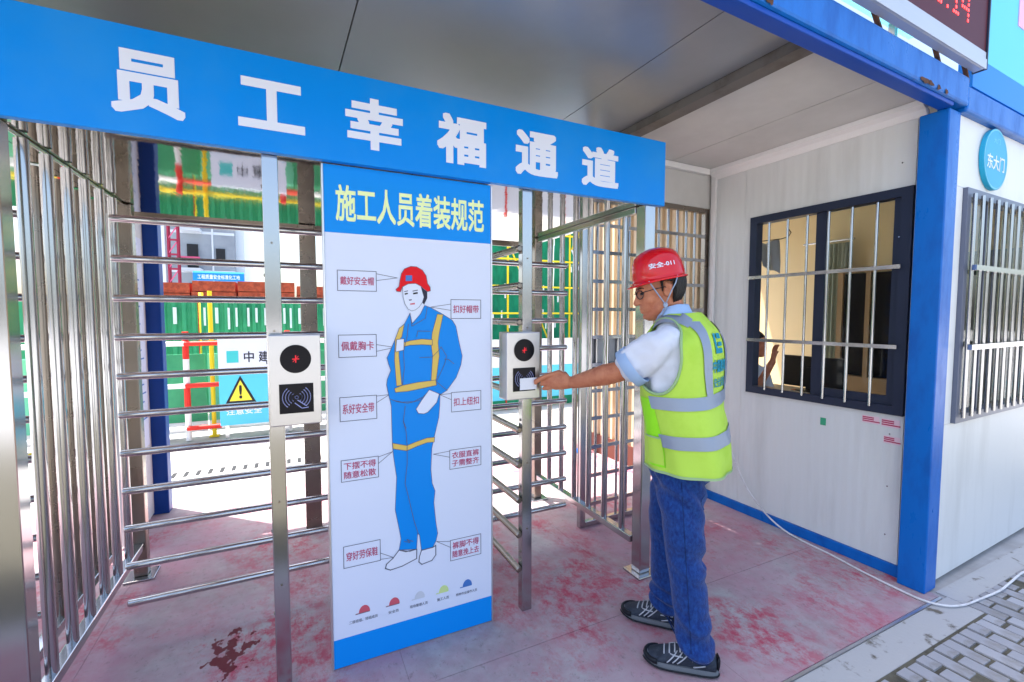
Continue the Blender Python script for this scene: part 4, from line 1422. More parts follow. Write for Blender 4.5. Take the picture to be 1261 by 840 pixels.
# head: skull, face, jaw, nose, brow, ears
b.ball(H(-.008, 0, .035), .099, .078, .108, 28, 18, HR)
b.limb([H(.028, 0, .03), H(.038, 0, -.03), H(.046, 0, -.072), H(.050, 0, -.092)], [.060, .058, .046, .036], 22, [.066, .062, .048, .036], up=tuple(HR @ Vector((1, 0, 0))))
b.limb([H(.0, .034, -.03), H(.03, .028, -.075), H(.062, .008, -.098)], [.034, .030, .022], 14)
b.limb([H(.0, -.034, -.03), H(.03, -.028, -.075), H(.062, -.008, -.098)], [.034, .030, .022], 14)
b.limb([H(.088, 0, .008), H(.102, 0, -.022), H(.108, 0, -.036)], [.009, .011, .013], 12)
b.ball(H(.100, .011, -.038), .010, .008, .007, 10, 8)
b.ball(H(.100, -.011, -.038), .010, .008, .007, 10, 8)
b.limb([H(.078, .035, .018), H(.090, 0, .014), H(.078, -.035, .018)], [.010, .011, .010], 10)
b.limb([H(.083, .018, -.066), H(.093, 0, -.064), H(.083, -.018, -.066)], [.006, .0075, .006], 10)
b.limb([H(.080, .016, -.077), H(.090, 0, -.077), H(.080, -.016, -.077)], [.006, .0075, .006], 10)
b.ball(H(.076, 0, -.100), .015, .018, .013, 12, 8)
b.ball(H(.054, .038, -.026), .028, .018, .028, 14, 10)
b.ball(H(.054, -.038, -.026), .028, .018, .028, 14, 10)
for s_ in (1, -1):
    b.limb([H(-.010, .078 * s_, .024), H(-.022, .088 * s_, .012), H(-.020, .086 * s_, -.012), H(-.006, .079 * s_, -.028)], [.009, .010, .009, .007], 10)
    b.ball(H(-.010, .080 * s_, -.002), .018, .008, .029, 14, 10)
# neck
b.limb([H(-.018, 0, -.03), H(-.040, 0, -.095), Vector((.005, 0, 1.42))], [.056, .054, .062], 20)
# trunk, under the clothes
tr = [(.86, -.03, .10, .15), (.95, -.03, .105, .150), (1.08, -.02, .105, .15), (1.22, -.02, .115, .16), (1.34, -.025, .105, .165), (1.41, -.02, .075, .13), (1.45, -.01, .05, .07)]
b.rings([[twist(p) for p in ell((c, 0, z), a, w, 28)] for z, c, a, w in tr])
# extended left arm
UP = (S + E_) / 2 + Vector((0, 0, -.004))
b.limb([S + Vector((0, -.03, -.02)), UP, E_], [.048, .046, .042], 18)
b.limb([E_, E_ + (W_ - E_) * .3, E_ + (W_ - E_) * .7, W_], [.042, .043, .033, .025], 18, [.043, .046, .036, .028], up=(0, 0, 1))
# hanging right arm
b.limb([Vector((-.07, -.16, 1.37)), Vector((-.10, -.215, 1.10)), Vector((-.04, -.215, .90)), Vector((-.02, -.21, .84))], [.046, .042, .03, .027], 16)
b.limb([Vector((-.02, -.21, .84)), Vector((.0, -.21, .77)), Vector((.005, -.205, .74))], [.024, .030, .022], 14, [.030, .036, .028], up=(1, 0, 0))
for i in range(4):
    q = Vector((-.022 + i * .018, -.212, .745))
    b.limb([q, q + Vector((.006, .012, -.035)), q + Vector((-.002, .026, -.06))], [.0095, .009, .008], 10)
b.limb([Vector((.012, -.20, .80)), Vector((.032, -.19, .765)), Vector((.03, -.185, .735))], [.012, .011, .009], 10)
# legs
HL, KL, AL = Vector((-.02, .088, .88)), Vector((-.045, .118, .49)), Vector((-.100, .137, .085))
HRt, KR, AR = Vector((-.01, -.085, .88)), Vector((.035, -.105, .49)), Vector((.030, -.120, .085))
for (a, k_, c) in ((HL, KL, AL), (HRt, KR, AR)):
    b.limb([a, (a + k_) / 2, k_, k_ + (c - k_) * .35, c], [.082, .068, .052, .05, .036], 18)
# left hand: palm, four curled fingers and a thumb that press the card
ax = (K_ - W_).normalized()                       # along the hand
sd = Vector((0, 0, 1))
sd = (sd - ax * sd.dot(ax)).normalized()           # towards the thumb side (up)
nn = ax.cross(sd).normalized()
if nn.dot(w2l((1.0, 1.3, 1.1)) - K_) < 0:
    nn = -nn                                       # back of the hand faces the camera side
b.limb([W_, W_ + ax * .03, W_ + ax * .075, K_], [.026, .032, .038, .036], 16, [.018, .019, .019, .016], up=tuple(nn))
pinch = T_
for i in range(4):
    base = K_ + sd * (.029 - i * .0195) + nn * (.003 if i in (1, 2) else 0)
    ln = (.040, .044, .041, .033)[i]
    p1 = base + ax * ln * .95 + nn * .006 + sd * (.002 - .002 * i)
    p2 = p1 + ax * .016 * (1 if i < 2 else .3) - nn * .022 - sd * .004
    p3 = p2 - nn * .016 - ax * (.004 if i < 1 else .016) - sd * .003
    if i == 0:
        p1 = base.lerp(T_, .45) + nn * .010 + sd * .008
        p2 = base.lerp(T_, .80) + nn * .006 + sd * .004
        p3 = T_ + nn * .004
    b.limb([base, p1, p2, p3], [.0092, .0086, .008, .0072], 12)
th0 = W_ + ax * .032 + sd * .026 - nn * .004
th1 = th0 + ax * .034 + sd * .016 + nn * .002
th2 = th1 + ax * .030 - sd * .004 + nn * .002
th2 = th1.lerp(T_, .55) + sd * .010 + nn * .004
th3 = T_ + sd * .011 + nn * .003
b.limb([th0, th1, th2, th3], [.016, .0135, .0115, .009], 12)
body_me = baked(b, .0032, 2, .5)
body = link('body', body_me, 'skin', pe, True)
bvh_body = BVHTree.FromPolygons([v.co.copy() for v in body_me.vertices], [tuple(p.vertices) for p in body_me.polygons])

# hair: short, back and sides below the helmet
vs, fs = [], []
na, nz_ = 44, 12
for i in range(na + 1):
    az = R(79) + R(202) * i / na
    for j in range(nz_ + 1):
        t = j / nz_
        da = abs(az - math.pi)
        zlow = -.058 if da < R(66) else (.036 if da < R(98) else -.004)
        zt = .056 + (zlow - .056) * t
        k = math.sqrt(max(.05, 1 - ((zt - .035) / .112) ** 2))
        rr = 1.03 + .012 * math.sin(i * 2.7) + .01 * math.sin(j * 3.1 + i)
        vs.append(H(-.006 + .097 * k * rr * math.cos(az), .0795 * k * rr * math.sin(az), zt))
for i in range(na):
    for j in range(nz_):
        a = i * (nz_ + 1) + j
        fs.append((a, a + nz_ + 1, a + nz_ + 2, a + 1))
hair = MB().add(vs, fs).build('hair', 'hair_black', pe, smooth=True)
sm = hair.modifiers.new('s', 'SOLIDIFY')
sm.thickness = .012
eb = MB()
for s_ in (1, -1):
    eb.limb([H(.095, .014 * s_, .022), H(.090, .030 * s_, .026), H(.076, .044 * s_, .022)], [.0025, .003, .002], 8)
eb.build('eyebrows', 'hair_black', pe, smooth=True)
for s_ in (1, -1):
    MB().ball(H(.080, .030 * s_, .001), .010, .013, .007, 12, 8, HR).build('eye', 'ink_black', pe, smooth=True)

# glasses
gg = MB()
for s_ in (1, -1):
    c0 = [H(.103 - .10 * abs(.033 * math.cos(t)) * .6 - .012 * (s_ * math.cos(t) + 1) * .6, s_ * .034 + .026 * math.cos(t), -.002 + .018 * math.sin(t)) for t in [2 * math.pi * k / 18 for k in range(19)]]
    gg.path(c0, .0021, 6)
    gg.path([H(.088, s_ * .060, .006), H(.05, s_ * .076, .010), H(-.002, s_ * .084, .012), H(-.018, s_ * .083, -.004)], .002, 6)
gg.path([H(.104, .010, .004), H(.108, 0, .006), H(.104, -.010, .004)], .002, 6)
glasses = gg.build('glasses', 'ink_black', pe, smooth=True)
for s_ in (1, -1):
    pts = [H(.101 - .012 * (s_ * math.cos(t) + 1) * .6, s_ * .034 + .024 * math.cos(t), -.002 + .017 * math.sin(t)) for t in [2 * math.pi * k / 18 for k in range(18)]]
    MB().poly(pts).build('lens', 'glass', glasses)

# helmet: dome, brim, text, straps
ZB = .046
rings = []
prof = [(0.0, 1.0), (.012, 1.0), (.032, .985), (.056, .955), (.079, .90), (.098, .815), (.112, .70), (.122, .55), (.129, .36), (.133, .18), (.134, .02)]
NH = 56


def hring(z, k, brim=0.0):
    out = []
    for q in range(NH):
        t = 2 * math.pi * q / NH
        ct, st_ = math.cos(t), math.sin(t)
        ex_ = brim * (.010 + .020 * max(0, ct) ** 3)
        out.append(H(-.006 + (.112 * k + ex_) * ct, (.097 * k + ex_ * .8) * st_, ZB + z - (.010 * max(0, ct) ** 2) * (brim > 0)))
    return out


rings = [hring(-.006, .985, 1.0), hring(-.001, 1.0, 1.0), hring(.003, 1.0, .55)]
for z, k in prof:
    rings.append(hring(z + .006, k))
hb_ = MB().rings(rings, False, True)
hm = hb_.build('helmet', 'helmet_red', pe, smooth=True)
sm = hm.modifiers.new('s', 'SOLIDIFY')
sm.thickness = .003
sm.offset = -1
bvh_h = BVHTree.FromPolygons([Vector(v) for v in hb_.v], hb_.f)
rd_ = HR @ Vector((0, -1, 0))


def on_helmet(u, v):
    o_ = H(u, .3, v)
    hit = bvh_h.ray_cast(o_, rd_)
    p = hit[0] if hit[0] is not None else H(u, .1, v)
    return tuple(p - rd_ * .0032)


text_mb('安全-011', (-.062, .095, .045, .117), lambda u, v: on_helmet(-u - .012, v), bold=.02).build('helmet_number', 'letter_white', hm)
for s_ in (1,):
    st1 = MB()
    st1.path([H(.060, .083, .048), H(.048, .0835, .02), H(.024, .0835, -.03), H(.008, .079, -.062)], .0068, 8, True, .0025)
    st1.path([H(-.060, .086, .048), H(-.045, .092, .02), H(-.022, .096, -.008), H(.008, .081, -.060)], .0068, 8, True, .0025)
    st1.build('chin_strap', 'strap_grey', hm, smooth=True)
    MB().path([H(.008, .081, -.055), H(.010, .076, -.078), H(.028, .05, -.118), H(.036, .0, -.128), H(.028, -.05, -.118), H(.01, -.078, -.07), H(.048, -.0835, .02), H(.06, -.083, .048)], .006, 8, True, .0025).build('chin_strap', 'strap_grey', hm, smooth=True)
    MB().ball(H(.009, .082, -.062), .010, .005, .012, 10, 8, HR).build('buckle', 'strap_grey', hm, smooth=True)

# ---------------------------------------------------------------- shirt
TR = [(.830, -.052, .162, .210, 0), (.88, -.050, .162, .206, 0), (.95, -.044, .158, .202, 0), (1.05, -.032, .152, .198, 0), (1.14, -.020, .146, .200, 0), (1.22, -.020, .147, .203, 0), (1.30, -.024, .142, .205, .004),
      (1.36, -.027, .130, .202, .022), (1.41, -.028, .112, .180, .042), (1.445, -.024, .092, .142, .042), (1.468, -.018, .078, .108, .022), (1.482, -.012, .070, .082, .006)]


def tsample(n):
    A = np.array(TR)
    t = np.linspace(0, len(TR) - 1, n)
    out = []
    for c in range(5):
        v = A[:, c]
        y = []
        for q in t:
            i = min(int(q), len(TR) - 2)
            f_ = q - i
            p0, p1, p2, p3 = v[max(0, i - 1)], v[i], v[i + 1], v[min(len(TR) - 1, i + 2)]
            y.append(.5 * (2 * p1 + (p2 - p0) * f_ + (2 * p0 - 5 * p1 + 4 * p2 - p3) * f_ * f_ + (3 * p1 - p0 - 3 * p2 + p3) * f_ ** 3))
        out.append(y)
    return np.array(out).T


sh = MB()
sh.rings([[twist(p) for p in ell((r[1], 0, r[0]), r[2] * .93, r[3] * .93, 40, 2.5, r[4])] for r in tsample(24) if r[0] > .83])
SD = (E_ - S).normalized()
Sx = S + Vector((0, -.008, .004))
sh.limb([Sx + Vector((-.01, -.03, -.01)), Sx + SD * .06, Sx + SD * .12, S + SD * .165 + Vector((0, 0, -.010))], [.060, .064, .068, .070], 22, [.062, .068, .074, .076], up=(0, 0, 1))
sh.limb([Vector((-.07, -.15, 1.37)), Vector((-.085, -.19, 1.25)), Vector((-.095, -.208, 1.16))], [.070, .075, .072], 18)
sh_me = baked(sh, .008, 6, .5)


def shirt_fold(p):
    d = p - S
    t = d.dot(SD)
    a = .0085 * math.sin(t * 52 + p.z * 38 + 3.2 * noise.noise(p * 9)) * max(0, min(1, t / .07)) if p.y > .12 else 0
    return a + .010 * noise.noise(p * 12) + .004 * noise.noise(p * 30)


wrinkle(sh_me, shirt_fold)
shirt = link('shirt', sh_me, 'shirt_white', pe, True)
hemc = S + SD * .176 + Vector((0, 0, -.012))
sideu = Vector((0, 0, 1)) - SD * SD.z
sideu.normalize()
sidew = SD.cross(sideu)
hemr = MB()
hr_ = []
for (o_, k) in ((-.024, 1.09), (.020, 1.08), (.022, 1.0), (-.022, 1.0)):
    hr_.append([hemc + SD * o_ + sidew * (.0715 * k * math.cos(t)) + sideu * (.0790 * k * math.sin(t)) for t in [2 * math.pi * q / 30 for q in range(30)]])
hr_.append(hr_[0])
hemr.rings(hr_, False, False)
hemr.build('sleeve_hem', 'shirt_trim', shirt, smooth=True)
col = MB()
cr = []
for (z, a, w, t_) in ((1.462, .082, .088, .012), (1.485, .074, .076, .006), (1.515, .068, .066, .0), (1.517, .064, .062, .0), (1.470, .070, .072, .0)):
    cr.append([Vector((p.x, p.y, p.z - .022 * max(0, p.x / .08))) for p in ell((.012 + (z - 1.46) * .25, 0, z), a, w, 36, 2.1)])
col.rings(cr, False, False)
col.build('collar', 'shirt_trim', shirt, smooth=True)

# ---------------------------------------------------------------- vest
AH = (.004, 1.305, .108, .152)          # armhole centre x, z and radii
vr = []
NV = 120
rows = tsample(96)
for r in rows:
    ring = ell((r[1], 0, r[0]), r[2] * 1.03 + .004, r[3] * 1.03 + .004, NV, 2.5, r[4])
    out = []
    for p in ring:
        q = p.copy()
        low = max(0, min(1, (1.18 - p.z) / .35))
        ang = math.atan2(p.y, p.x)
        k = 1 + .030 * low * math.sin(ang * 5 + 1.1 + p.z * 3.5) + .024 * low * math.sin(ang * 11 + p.z * 7 + 2 * math.sin(p.z * 9)) + .035 * noise.noise(Vector((math.cos(ang) * 2.2, math.sin(ang) * 2.2, p.z * 4.5)))
        k += .030 * math.sin(p.z * 46 + ang * 3.0 + 2 * noise.noise(Vector((ang * 1.3, p.z * 6, 0)))) * max(0, .5 - abs(p.z - 1.05) * 2.5) * (.5 + .5 * math.sin(ang * 2 + .6))
        q.x = r[1] + (p.x - r[1]) * k
        q.y = p.y * k
        out.append(q)
    vr.append(out)
vb = MB().rings(vr, False, False)


def inhole(p):
    return abs(p[1]) > .10 and ((p[0] - AH[0]) / AH[2]) ** 2 + ((p[2] - AH[1]) / AH[3]) ** 2 < 1


bm = bmesh.new()
bvv = [bm.verts.new(v) for v in vb.v]
bm.verts.ensure_lookup_table()
for f in vb.f:
    c0 = sum((Vector(vb.v[i]) for i in f), Vector()) / len(f)
    if not inhole(c0):
        bm.faces.new([bvv[i] for i in f])
for v in list(bm.verts):
    if not v.link_faces:
        bm.verts.remove(v)
for e_ in bm.edges:
    if e_.is_boundary:
        for v in e_.verts:
            if abs(v.co.y) > .09 and 1.05 < v.co.z < 1.475:
                dx_, dz_ = v.co.x - AH[0], v.co.z - AH[1]
                k = math.sqrt((dx_ / AH[2]) ** 2 + (dz_ / AH[3]) ** 2)
                if .75 < k < 1.3:
                    v.co.x = AH[0] + dx_ / k
                    v.co.z = AH[1] + dz_ / k
vest_me = bpy.data.meshes.new('vest')
bm.to_mesh(vest_me)
bm.free()
vest = link('vest', vest_me, 'vest_lime', pe, True)
sm = vest.modifiers.new('s', 'SOLIDIFY')
sm.thickness = .003
bvh_v = BVHTree.FromPolygons([Vector(v) for v in vb.v], vb.f)


def vest_ray(o_, d_, off):
    h = bvh_v.ray_cast(Vector(o_), Vector(d_))
    if h[0] is None:
        return None
    n = h[1]
    if n.dot(Vector(d_)) > 0:
        n = -n
    return h[0] + n * off


def vest_around(ang, z, off=.004):
    """point on the vest at a bearing round the body axis"""
    d_ = Vector((-math.cos(ang), -math.sin(ang), 0))
    o_ = Vector((-.03, 0, z)) - d_ * .6
    return vest_ray(o_, d_, off)


def band(name, z0, z1, a0, a1, mat, off=.0045, tilt=0.0, n=90, m=5, parent=vest):
    vs, fs = [], []
    for i in range(n + 1):
        a = a0 + (a1 - a0) * i / n
        for j in range(m + 1):
            z = z0 + (z1 - z0) * j / m + tilt * math.sin(a - 2.6)
            p = vest_around(a, z, off)
            vs.append(p if p is not None else Vector((0, 0, z)))
    for i in range(n):
        for j in range(m):
            a = i * (m + 1) + j
            fs.append((a, a + m + 1, a + m + 2, a + 1))
    return MB().add(vs, fs).build(name, mat, parent, smooth=True)


band('reflective_stripe', .950, 1.002, R(70), R(290), 'vest_grey', tilt=.010)
band('reflective_stripe', 1.102, 1.152, R(70), R(290), 'vest_grey', tilt=.010)
band('hem_piping', .831, .841, R(0), R(360), 'vest_piping', off=.003)


def back_strip(name, y0, y1, z0, z1, mat, n=6, m=40, bend=0.0):
    vs, fs = [], []
    for j in range(m + 1):
        z = z0 + (z1 - z0) * j / m
        for i in range(n + 1):
            y = y0 + (y1 - y0) * i / n - bend * max(0, (z - 1.36) / .1) ** 2 * (1 if y0 > 0 else -1)
            p = vest_ray((-.8, y, z), (1, 0, 0), .0045)
            vs.append(p if p is not None else Vector((-.1, y, z)))
    for j in range(m):
        for i in range(n):
            a = j * (n + 1) + i
            fs.append((a, a + 1, a + n + 2, a + n + 1))
    return MB().add(vs, fs).build(name, mat, vest, smooth=True)


back_strip('reflective_stripe', .072, .118, 1.148, 1.442, 'vest_grey', bend=.012)
back_strip('reflective_stripe', -.118, -.072, 1.148, 1.442, 'vest_grey', bend=.012)
# front straps over the shoulder
for s_ in (1, -1):
    vs, fs = [], []
    for j in range(15):
        t = j / 14
        for i in range(4):
            y = s_ * (.082 + .040 * i / 3)
            x = -.095 + .15 * t
            p = vest_ray((x, y, 1.8), (0, 0, -1), .0045)
            vs.append(p if p is not None else Vector((x, y, 1.4)))
    for j in range(14):
        for i in range(3):
            a = j * 4 + i
            fs.append((a, a + 1, a + 5, a + 4))
    MB().add(vs, fs).build('reflective_stripe', 'vest_grey', vest, smooth=True)
# armhole piping
for s_ in (1, -1):
    pts = []
    for q in range(49):
        t = 2 * math.pi * q / 48
        x, z = AH[0] + AH[2] * math.cos(t), AH[1] + AH[3] * math.sin(t)
        h = bvh_v.ray_cast(Vector((x, s_ * .6, z)), Vector((0, -s_, 0)))
        if h[0] is not None and abs(h[0].y) > .05:
            pts.append(h[0] + Vector((0, s_ * .002, 0)))
    if len(pts) > 6:
        MB().path(pts, .0055, 8).build('armhole_piping', 'vest_piping', vest, smooth=True)


# side front panel of open mesh with a pocket
def side_patch(name, x0, x1, z0, z1, mat, off, n=12, m=16):
    vs, fs = [], []
    for i in range(n + 1):
        for j in range(m + 1):
            x, z = x0 + (x1 - x0) * i / n, z0 + (z1 - z0) * j / m
            p = vest_ray((x, .7, z), (0, -1, 0), off)
            vs.append(p if p is not None else Vector((x, .1, z)))
    for i in range(n):
        for j in range(m):
            a = i * (m + 1) + j
            fs.append((a, a + m + 1, a + m + 2, a + 1))
    return MB().add(vs, fs).build(name, mat, vest, smooth=True)


side_patch('mesh_panel', .030, .095, .855, 1.13, 'vest_mesh', .003)
side_patch('pocket', .032, .093, .865, .978, 'vest_lime', .007)
side_patch('pocket_edge', .030, .095, .972, .980, 'vest_piping', .009, 12, 2)


def on_back(u, v):
    p = vest_ray((-.8, -u, v), (1, 0, 0), .0042)
    return tuple(p if p is not None else Vector((-.2, -u, v)))


em = MB()
for (u0, v0, u1, v1) in ((-.040, 1.315, .040, 1.335), (-.040, 1.335, -.020, 1.395), (-.010, 1.344, .040, 1.360), (-.010, 1.374, .040, 1.395)):
    em.add([on_back(u0, v0), on_back(u1, v0), on_back(u1, v1), on_back(u0, v1)], [(0, 1, 2, 3)])
em.build('vest_emblem', 'vest_print', vest)
text_mb('中国建筑', (-.068, 1.238, .068, 1.292), on_back, bold=.04).build('vest_lettering', 'vest_print', vest)
text_mb('安全监督', (-.062, 1.178, .062, 1.218), on_back, bold=.02).build('vest_lettering', 'vest_print', vest)

for o_ in [vest] + list(vest.children):
    for v in o_.data.vertices:
        v.co = twist(v.co)
    o_.data.update()

# ---------------------------------------------------------------- jeans
jb = MB()
jb.rings([ell((c, 0, z), a, w, 32, 2.5) for z, c, a, w in ((.74, -.02, .10, .14), (.80, -.025, .128, .176), (.87, -.03, .132, .182), (.93, -.028, .125, .172), (.99, -.022, .118, .165))])
for (h_, k_, c_) in ((HL, KL, AL), (HRt, KR, AR)):
    f_ = .012
    jb.limb([h_ + Vector((0, 0, -.02)), h_ + (k_ - h_) * .4, k_ + Vector((.004, 0, .06)), k_, k_ + (c_ - k_) * .4, k_ + (c_ - k_) * .8, c_ + Vector((0.0, 0, .03))],
            [.100, .094, .078, .074, .071, .067, .069], 24)
j_me = baked(jb, .006, 6, .5)


def denim_fold(p):
    a = .005 * noise.noise(p * 9)
    for k_ in (KL, KR):
        if (p.y > 0) == (k_.y > 0):
            dz = p.z - k_.z
            ang = math.atan2(p.y - k_.y, p.x - k_.x)
            a += .011 * math.sin(dz * 55 + ang * 2.2 + 6 * noise.noise(p * 5)) * math.exp(-(dz / .11) ** 2) * (.5 - .5 * math.cos(ang))
            a += .011 * math.sin(p.z * 80 + ang * 1.6 + 5 * noise.noise(p * 6)) * math.exp(-((p.z - .14) / .09) ** 2)
            a += .009 * math.sin((p.z - .9 * p.x) * 48 + ang * 2 + 5 * noise.noise(p * 5)) * math.exp(-((p.z - .74) / .10) ** 2)
    return a


wrinkle(j_me, denim_fold)
jeans = link('jeans', j_me, 'denim', pe, True)
bvh_j = BVHTree.FromPolygons([v.co.copy() for v in j_me.vertices], [tuple(p.vertices) for p in j_me.polygons])


def on_jeans(x, z, s_=1, off=.003):
    h = bvh_j.ray_cast(Vector((x, s_ * .8, z)), Vector((0, -s_, 0)))
    return (h[0] + Vector((0, s_ * off, 0))) if h[0] is not None else Vector((x, s_ * .1, z))


sea = MB()
sea.path([on_jeans(-.03 - .05 * t, .80 - .68 * t, 1, .001) for t in [q / 24 for q in range(25)]], .0013, 6)
sea.build('side_seam', 'denim_dark', jeans, smooth=True)
def jback(y, z, off=.002):
    h = bvh_j.ray_cast(Vector((-.8, y, z)), Vector((1, 0, 0)))
    return (h[0] + Vector((-off, 0, 0))) if h[0] is not None else Vector((-.15, y, z))
for s_ in (1, -1):
    pk = MB()
    c_ = [(.04, .80), (.13, .80), (.135, .69), (.088, .665), (.045, .69), (.04, .80)]
    pts = []
    for (a, b_), (c2, d2) in zip(c_[:-1], c_[1:]):
        for q in range(6):
            pts.append(jback(s_ * (a + (c2 - a) * q / 6), b_ + (d2 - b_) * q / 6))
    pts.append(pts[0])
    pk.path(pts, .0022, 6)
    pk.path([jback(s_ * (.06 + .045 * q / 6), .745 + .012 * q / 6) for q in range(7)], .003, 6)
    pk.build('back_pocket', 'denim_seam', jeans, smooth=True)
for (c_, n_) in ((AL, 0), (AR, 1)):
    hem_ = MB()
    pts = []
    for q in range(31):
        t = 2 * math.pi * q / 30
        o_ = Vector((c_.x + .4 * math.cos(t), c_.y + .4 * math.sin(t), .075))
        d_ = Vector((-math.cos(t), -math.sin(t), 0))
        h = bvh_j.ray_cast(o_, d_)
        pts.append((h[0] if h[0] is not None else c_) - d_ * .001)
    hem_.path(pts, .004, 6)
    hem_.build('cuff', 'denim_dark', jeans, smooth=True)


# ---------------------------------------------------------------- shoes
def shoe(cx, cy, rot):
    """trainer with its centre at (cx, cy), toe towards +x before rotation"""
    Rm = Matrix.Rotation(rot, 3, 'Z')

    def P(x, y, z):
        v = Rm @ Vector((x, y, 0))
        return Vector((cx + v.x, cy + v.y, z))
    upx = [(-.138, .028, .085), (-.125, .036, .100), (-.10, .040, .104), (-.06, .042, .104), (-.02, .043, .100), (.02, .046, .088), (.06, .049, .070), (.095, .048, .056), (.122, .040, .048), (.138, .024, .038)]
    u = MB()
    rr = []
    for x, w, h in upx:
        ring = []
        for k in range(24):
            t = 2 * math.pi * k / 24
            c_, s_ = math.cos(t), math.sin(t)
            yy = w * math.copysign(abs(c_) ** .8, c_) * (1 - .28 * max(0, s_) ** 2)
            zz = .022 + (h - .022) * .5 * (1 + math.copysign(abs(s_) ** .8, s_))
            ring.append(P(x, yy, zz))
        rr.append(ring)
    u.rings(rr)
    me = baked(u, .005, 3, .5)
    sh_ = link('shoe', me, 'shoe_dark', pe, True)
    outl = []
    for k in range(40):
        t = 2 * math.pi * k / 40
        c_, s_ = math.cos(t), math.sin(t)
        x = .148 * math.copysign(abs(c_) ** .75, c_)
        w = .041 + .012 * max(0, min(1, (x + .05) / .12)) - .004 * max(0, (x - .09) / .05)
        outl.append((x, w * math.copysign(abs(s_) ** .75, s_)))
    so = MB()
    rings_ = []
    for z, k, lift in ((.002, .955, 1), (.010, 1.0, 1), (.026, 1.0, 1), (.034, .965, 1)):
        rings_.append([P(x * k, y * k, z + .012 * max(0, (x - .08) / .07) ** 2 + .004 * (1 if (int((x + .15) / .016) % 2 and z < .005) else 0)) for x, y in outl])
    so.rings(rings_)
    so.build('sole', 'shoe_sole', sh_, smooth=True, auto=35)
    tr_ = MB()
    for s_ in (1, -1):
        pts = [(x, y) for x, y in outl if y * s_ > 0]
        tr_.path([P(x * 1.005, y * 1.005, .012 + .012 * max(0, (x - .08) / .07) ** 2) for x, y in sorted(pts)], .004, 6)
    tr_.build('outsole_edge', 'shoe_black', sh_, smooth=True)
    bv = BVHTree.FromPolygons([v.co.copy() for v in me.vertices], [tuple(p.vertices) for p in me.polygons])

    def side(x, z, s_, off=.002):
        o_ = P(x, s_ * .3, z)
        d_ = Rm @ Vector((0, -s_, 0))
        h = bv.ray_cast(o_, d_)
        return (h[0] - d_ * off) if h[0] is not None else P(x, s_ * .045, z)
    ln = MB()
    for s_ in (1, -1):
        for (x0, z0, x1, z1) in ((-.01, .090, .03, .045), (.012, .086, .052, .043), (-.035, .092, .012, .045), (-.01, .075, .04, .072), (-.095, .06, -.05, .042), (-.10, .075, -.045, .070)):
            ln.path([side(x0 + (x1 - x0) * q / 5, z0 + (z1 - z0) * q / 5, s_) for q in range(6)], .0026, 6)
    ln.build('side_lines', 'shoe_line', sh_, smooth=True)
    lc = MB()
    for k in range(5):
        x = -.02 + k * .021
        pts = []
        for q in range(7):
            y = -.03 + .06 * q / 6
            o_ = P(x, y, .3)
            h = bv.ray_cast(o_, Vector((0, 0, -1)))
            pts.append((h[0] if h[0] is not None else P(x, y, .09)) + Vector((0, 0, .002)))
        lc.path(pts, .003, 6)
    lc.build('laces', 'shoe_line', sh_, smooth=True)
    tc_ = MB()
    tpts = []
    for q in range(13):
        t = math.pi * (q / 12 - .5)
        tpts.append(P(.090 + .050 * math.cos(t), .048 * math.sin(t), .036))
    tc_.path(tpts, .009, 8, True, .012)
    tc_.build('toe_cap', 'shoe_black', sh_, smooth=True)
    MB().path([P(-.143, -.022, .06), P(-.148, 0, .062), P(-.143, .022, .06)], .006, 8, True, .024).build('heel_patch', 'shoe_black', sh_, smooth=True)
    return sh_


shoe(-.039, .137, R(1.5))
shoe(.0925, -.120, R(-5))
for c_ in (AL, AR):
    MB().path([c_ + Vector((0, 0, -.01)), c_ + Vector((0, 0, .03)), c_ + Vector((.0, 0, .07))], [.043, .043, .044], 16).build('sock', 'sock', pe, smooth=True)

# ---------------------------------------------------------------- second person inside the guard house
p2 = bpy.data.objects.new('person', None)
COL.objects.link(p2)
place(p2, (.42, 1.34, .03), 'O')
p2.scale = (.93, .93, .93)
tag(p2, 'person in white seated inside the guard house, partly hidden by the window edge', 'person')
q = MB()
q.ball((0, -.02, 1.29), .078, .095, .115, 22, 14)
q.limb([(0, -.06, 1.27), (0, -.075, 1.215)], [.052, .038], 14)
q.limb([(0, -.105, 1.285), (0, -.118, 1.26)], [.010, .013], 10)
for s_ in (1, -1):
    q.ball((.08 * s_, -.005, 1.28), .010, .018, .028, 10, 8)
q.limb([(0, 0, 1.24), (0, .02, 1.08)], [.05, .06], 14)
q.rings([[Vector((p.y, p.x, p.z)) for p in ell((c, 0, z), a, w, 28)] for z, c, a, w in ((.45, .02, .11, .16), (.60, .02, .105, .15), (.80, .02, .105, .16), (.98, .02, .10, .175), (1.07, .02, .07, .13), (1.10, .02, .05, .06))])
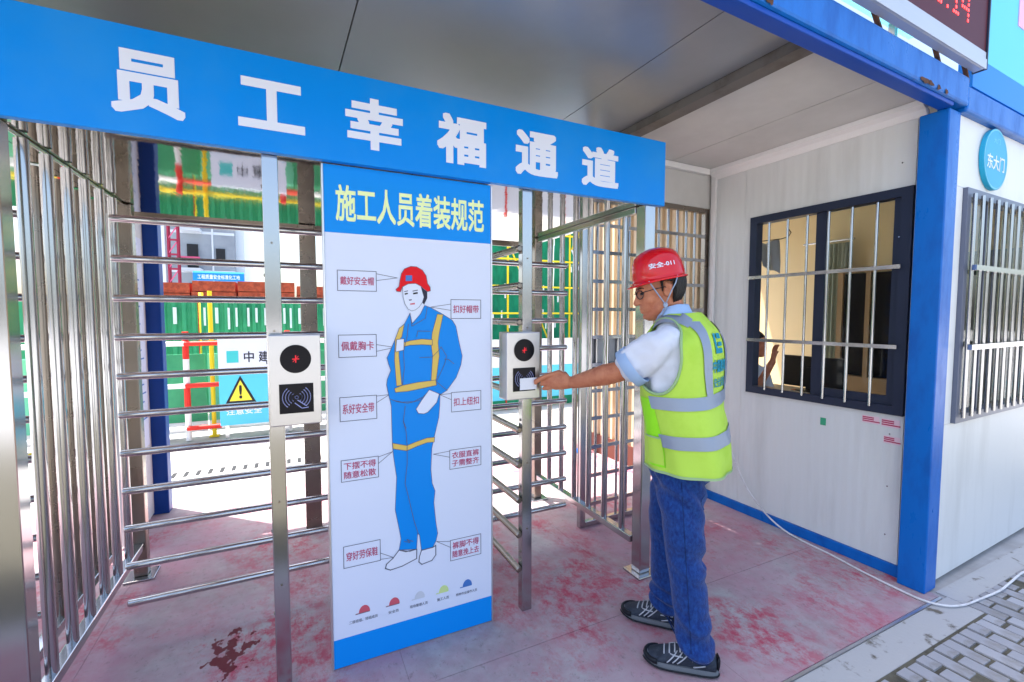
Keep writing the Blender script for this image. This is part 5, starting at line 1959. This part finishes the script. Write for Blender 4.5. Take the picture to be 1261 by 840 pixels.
for s_ in (1, -1):
    q.limb([(.17 * s_, .02, 1.03), (.22 * s_, -.02, .80), (.19 * s_, -.20, .80 if s_ > 0 else .98), (.12 * s_, -.26, .80 if s_ > 0 else 1.17)], [.048, .042, .034, .026], 14)
    hx, hy, hz = .12 * s_, -.26, .80 if s_ > 0 else 1.18
    q.limb([(hx, hy, hz), (hx, hy - .01, hz + .05)], [.026, .032], 12, [.016, .018], up=(0, 1, 0))
    for k in range(4):
        bx_ = hx - .024 + k * .016
        q.limb([(bx_, hy - .01, hz + .075), (bx_, hy - .02, hz + .11), (bx_, hy - .035, hz + .125)], [.009, .0085, .008], 8)
    q.limb([(hx + .03, hy, hz + .04), (hx + .05, hy - .01, hz + .07)], [.011, .009], 8)
    q.limb([(.09 * s_, 0, .47), (.10 * s_, -.38, .46), (.10 * s_, -.36, .06)], [.08, .06, .045], 14)
    q.limb([(.10 * s_, -.36, .04), (.10 * s_, -.52, .03)], [.04, .035], 12)
link('body', baked(q, .007, 4, .5), 'skin', p2, True)
cl = MB()
cl.rings([[Vector((p.y, p.x, p.z)) for p in ell((c, 0, z), a, w, 28)] for z, c, a, w in ((.44, .02, .125, .175), (.60, .02, .118, .165), (.80, .02, .118, .172), (.98, .02, .112, .188), (1.075, .02, .082, .142), (1.115, .02, .062, .07))])
for s_ in (1, -1):
    cl.limb([(.17 * s_, .02, 1.03), (.215 * s_, -.01, .86)], [.062, .058], 14)
link('shirt', baked(cl, .01, 4, .5), 'shirt_white', p2, True)
hh_ = MB().ball((0, .0, 1.335), .085, .10, .085, 22, 14)
hh_.build('hair', 'hair_black', p2, smooth=True)
tq = MB()
for s_ in (1, -1):
    tq.limb([(.09 * s_, 0, .47), (.10 * s_, -.38, .465), (.10 * s_, -.36, .10)], [.09, .07, .055], 14)
link('trousers', baked(tq, .01, 4, .5), 'denim_dark', p2, True)
ch = thing('office_chair', 'dark chair under the seated person inside the guard house', 'chair', (.42, 1.40, .03), 'O')
MB().box(.20, .64, 1.18, 1.60, .33, .37).build('seat', 'desk_black', ch, bevel=.01)
MB().box(.22, .62, 1.57, 1.62, .45, .93).build('backrest', 'desk_black', ch, bevel=.01)
for (x, y) in ((.23, 1.21), (.61, 1.21), (.23, 1.57), (.61, 1.57)):
    MB().tube((x, y, .031), (x, y, .33), .015, 10).build('leg', 'desk_black', ch)
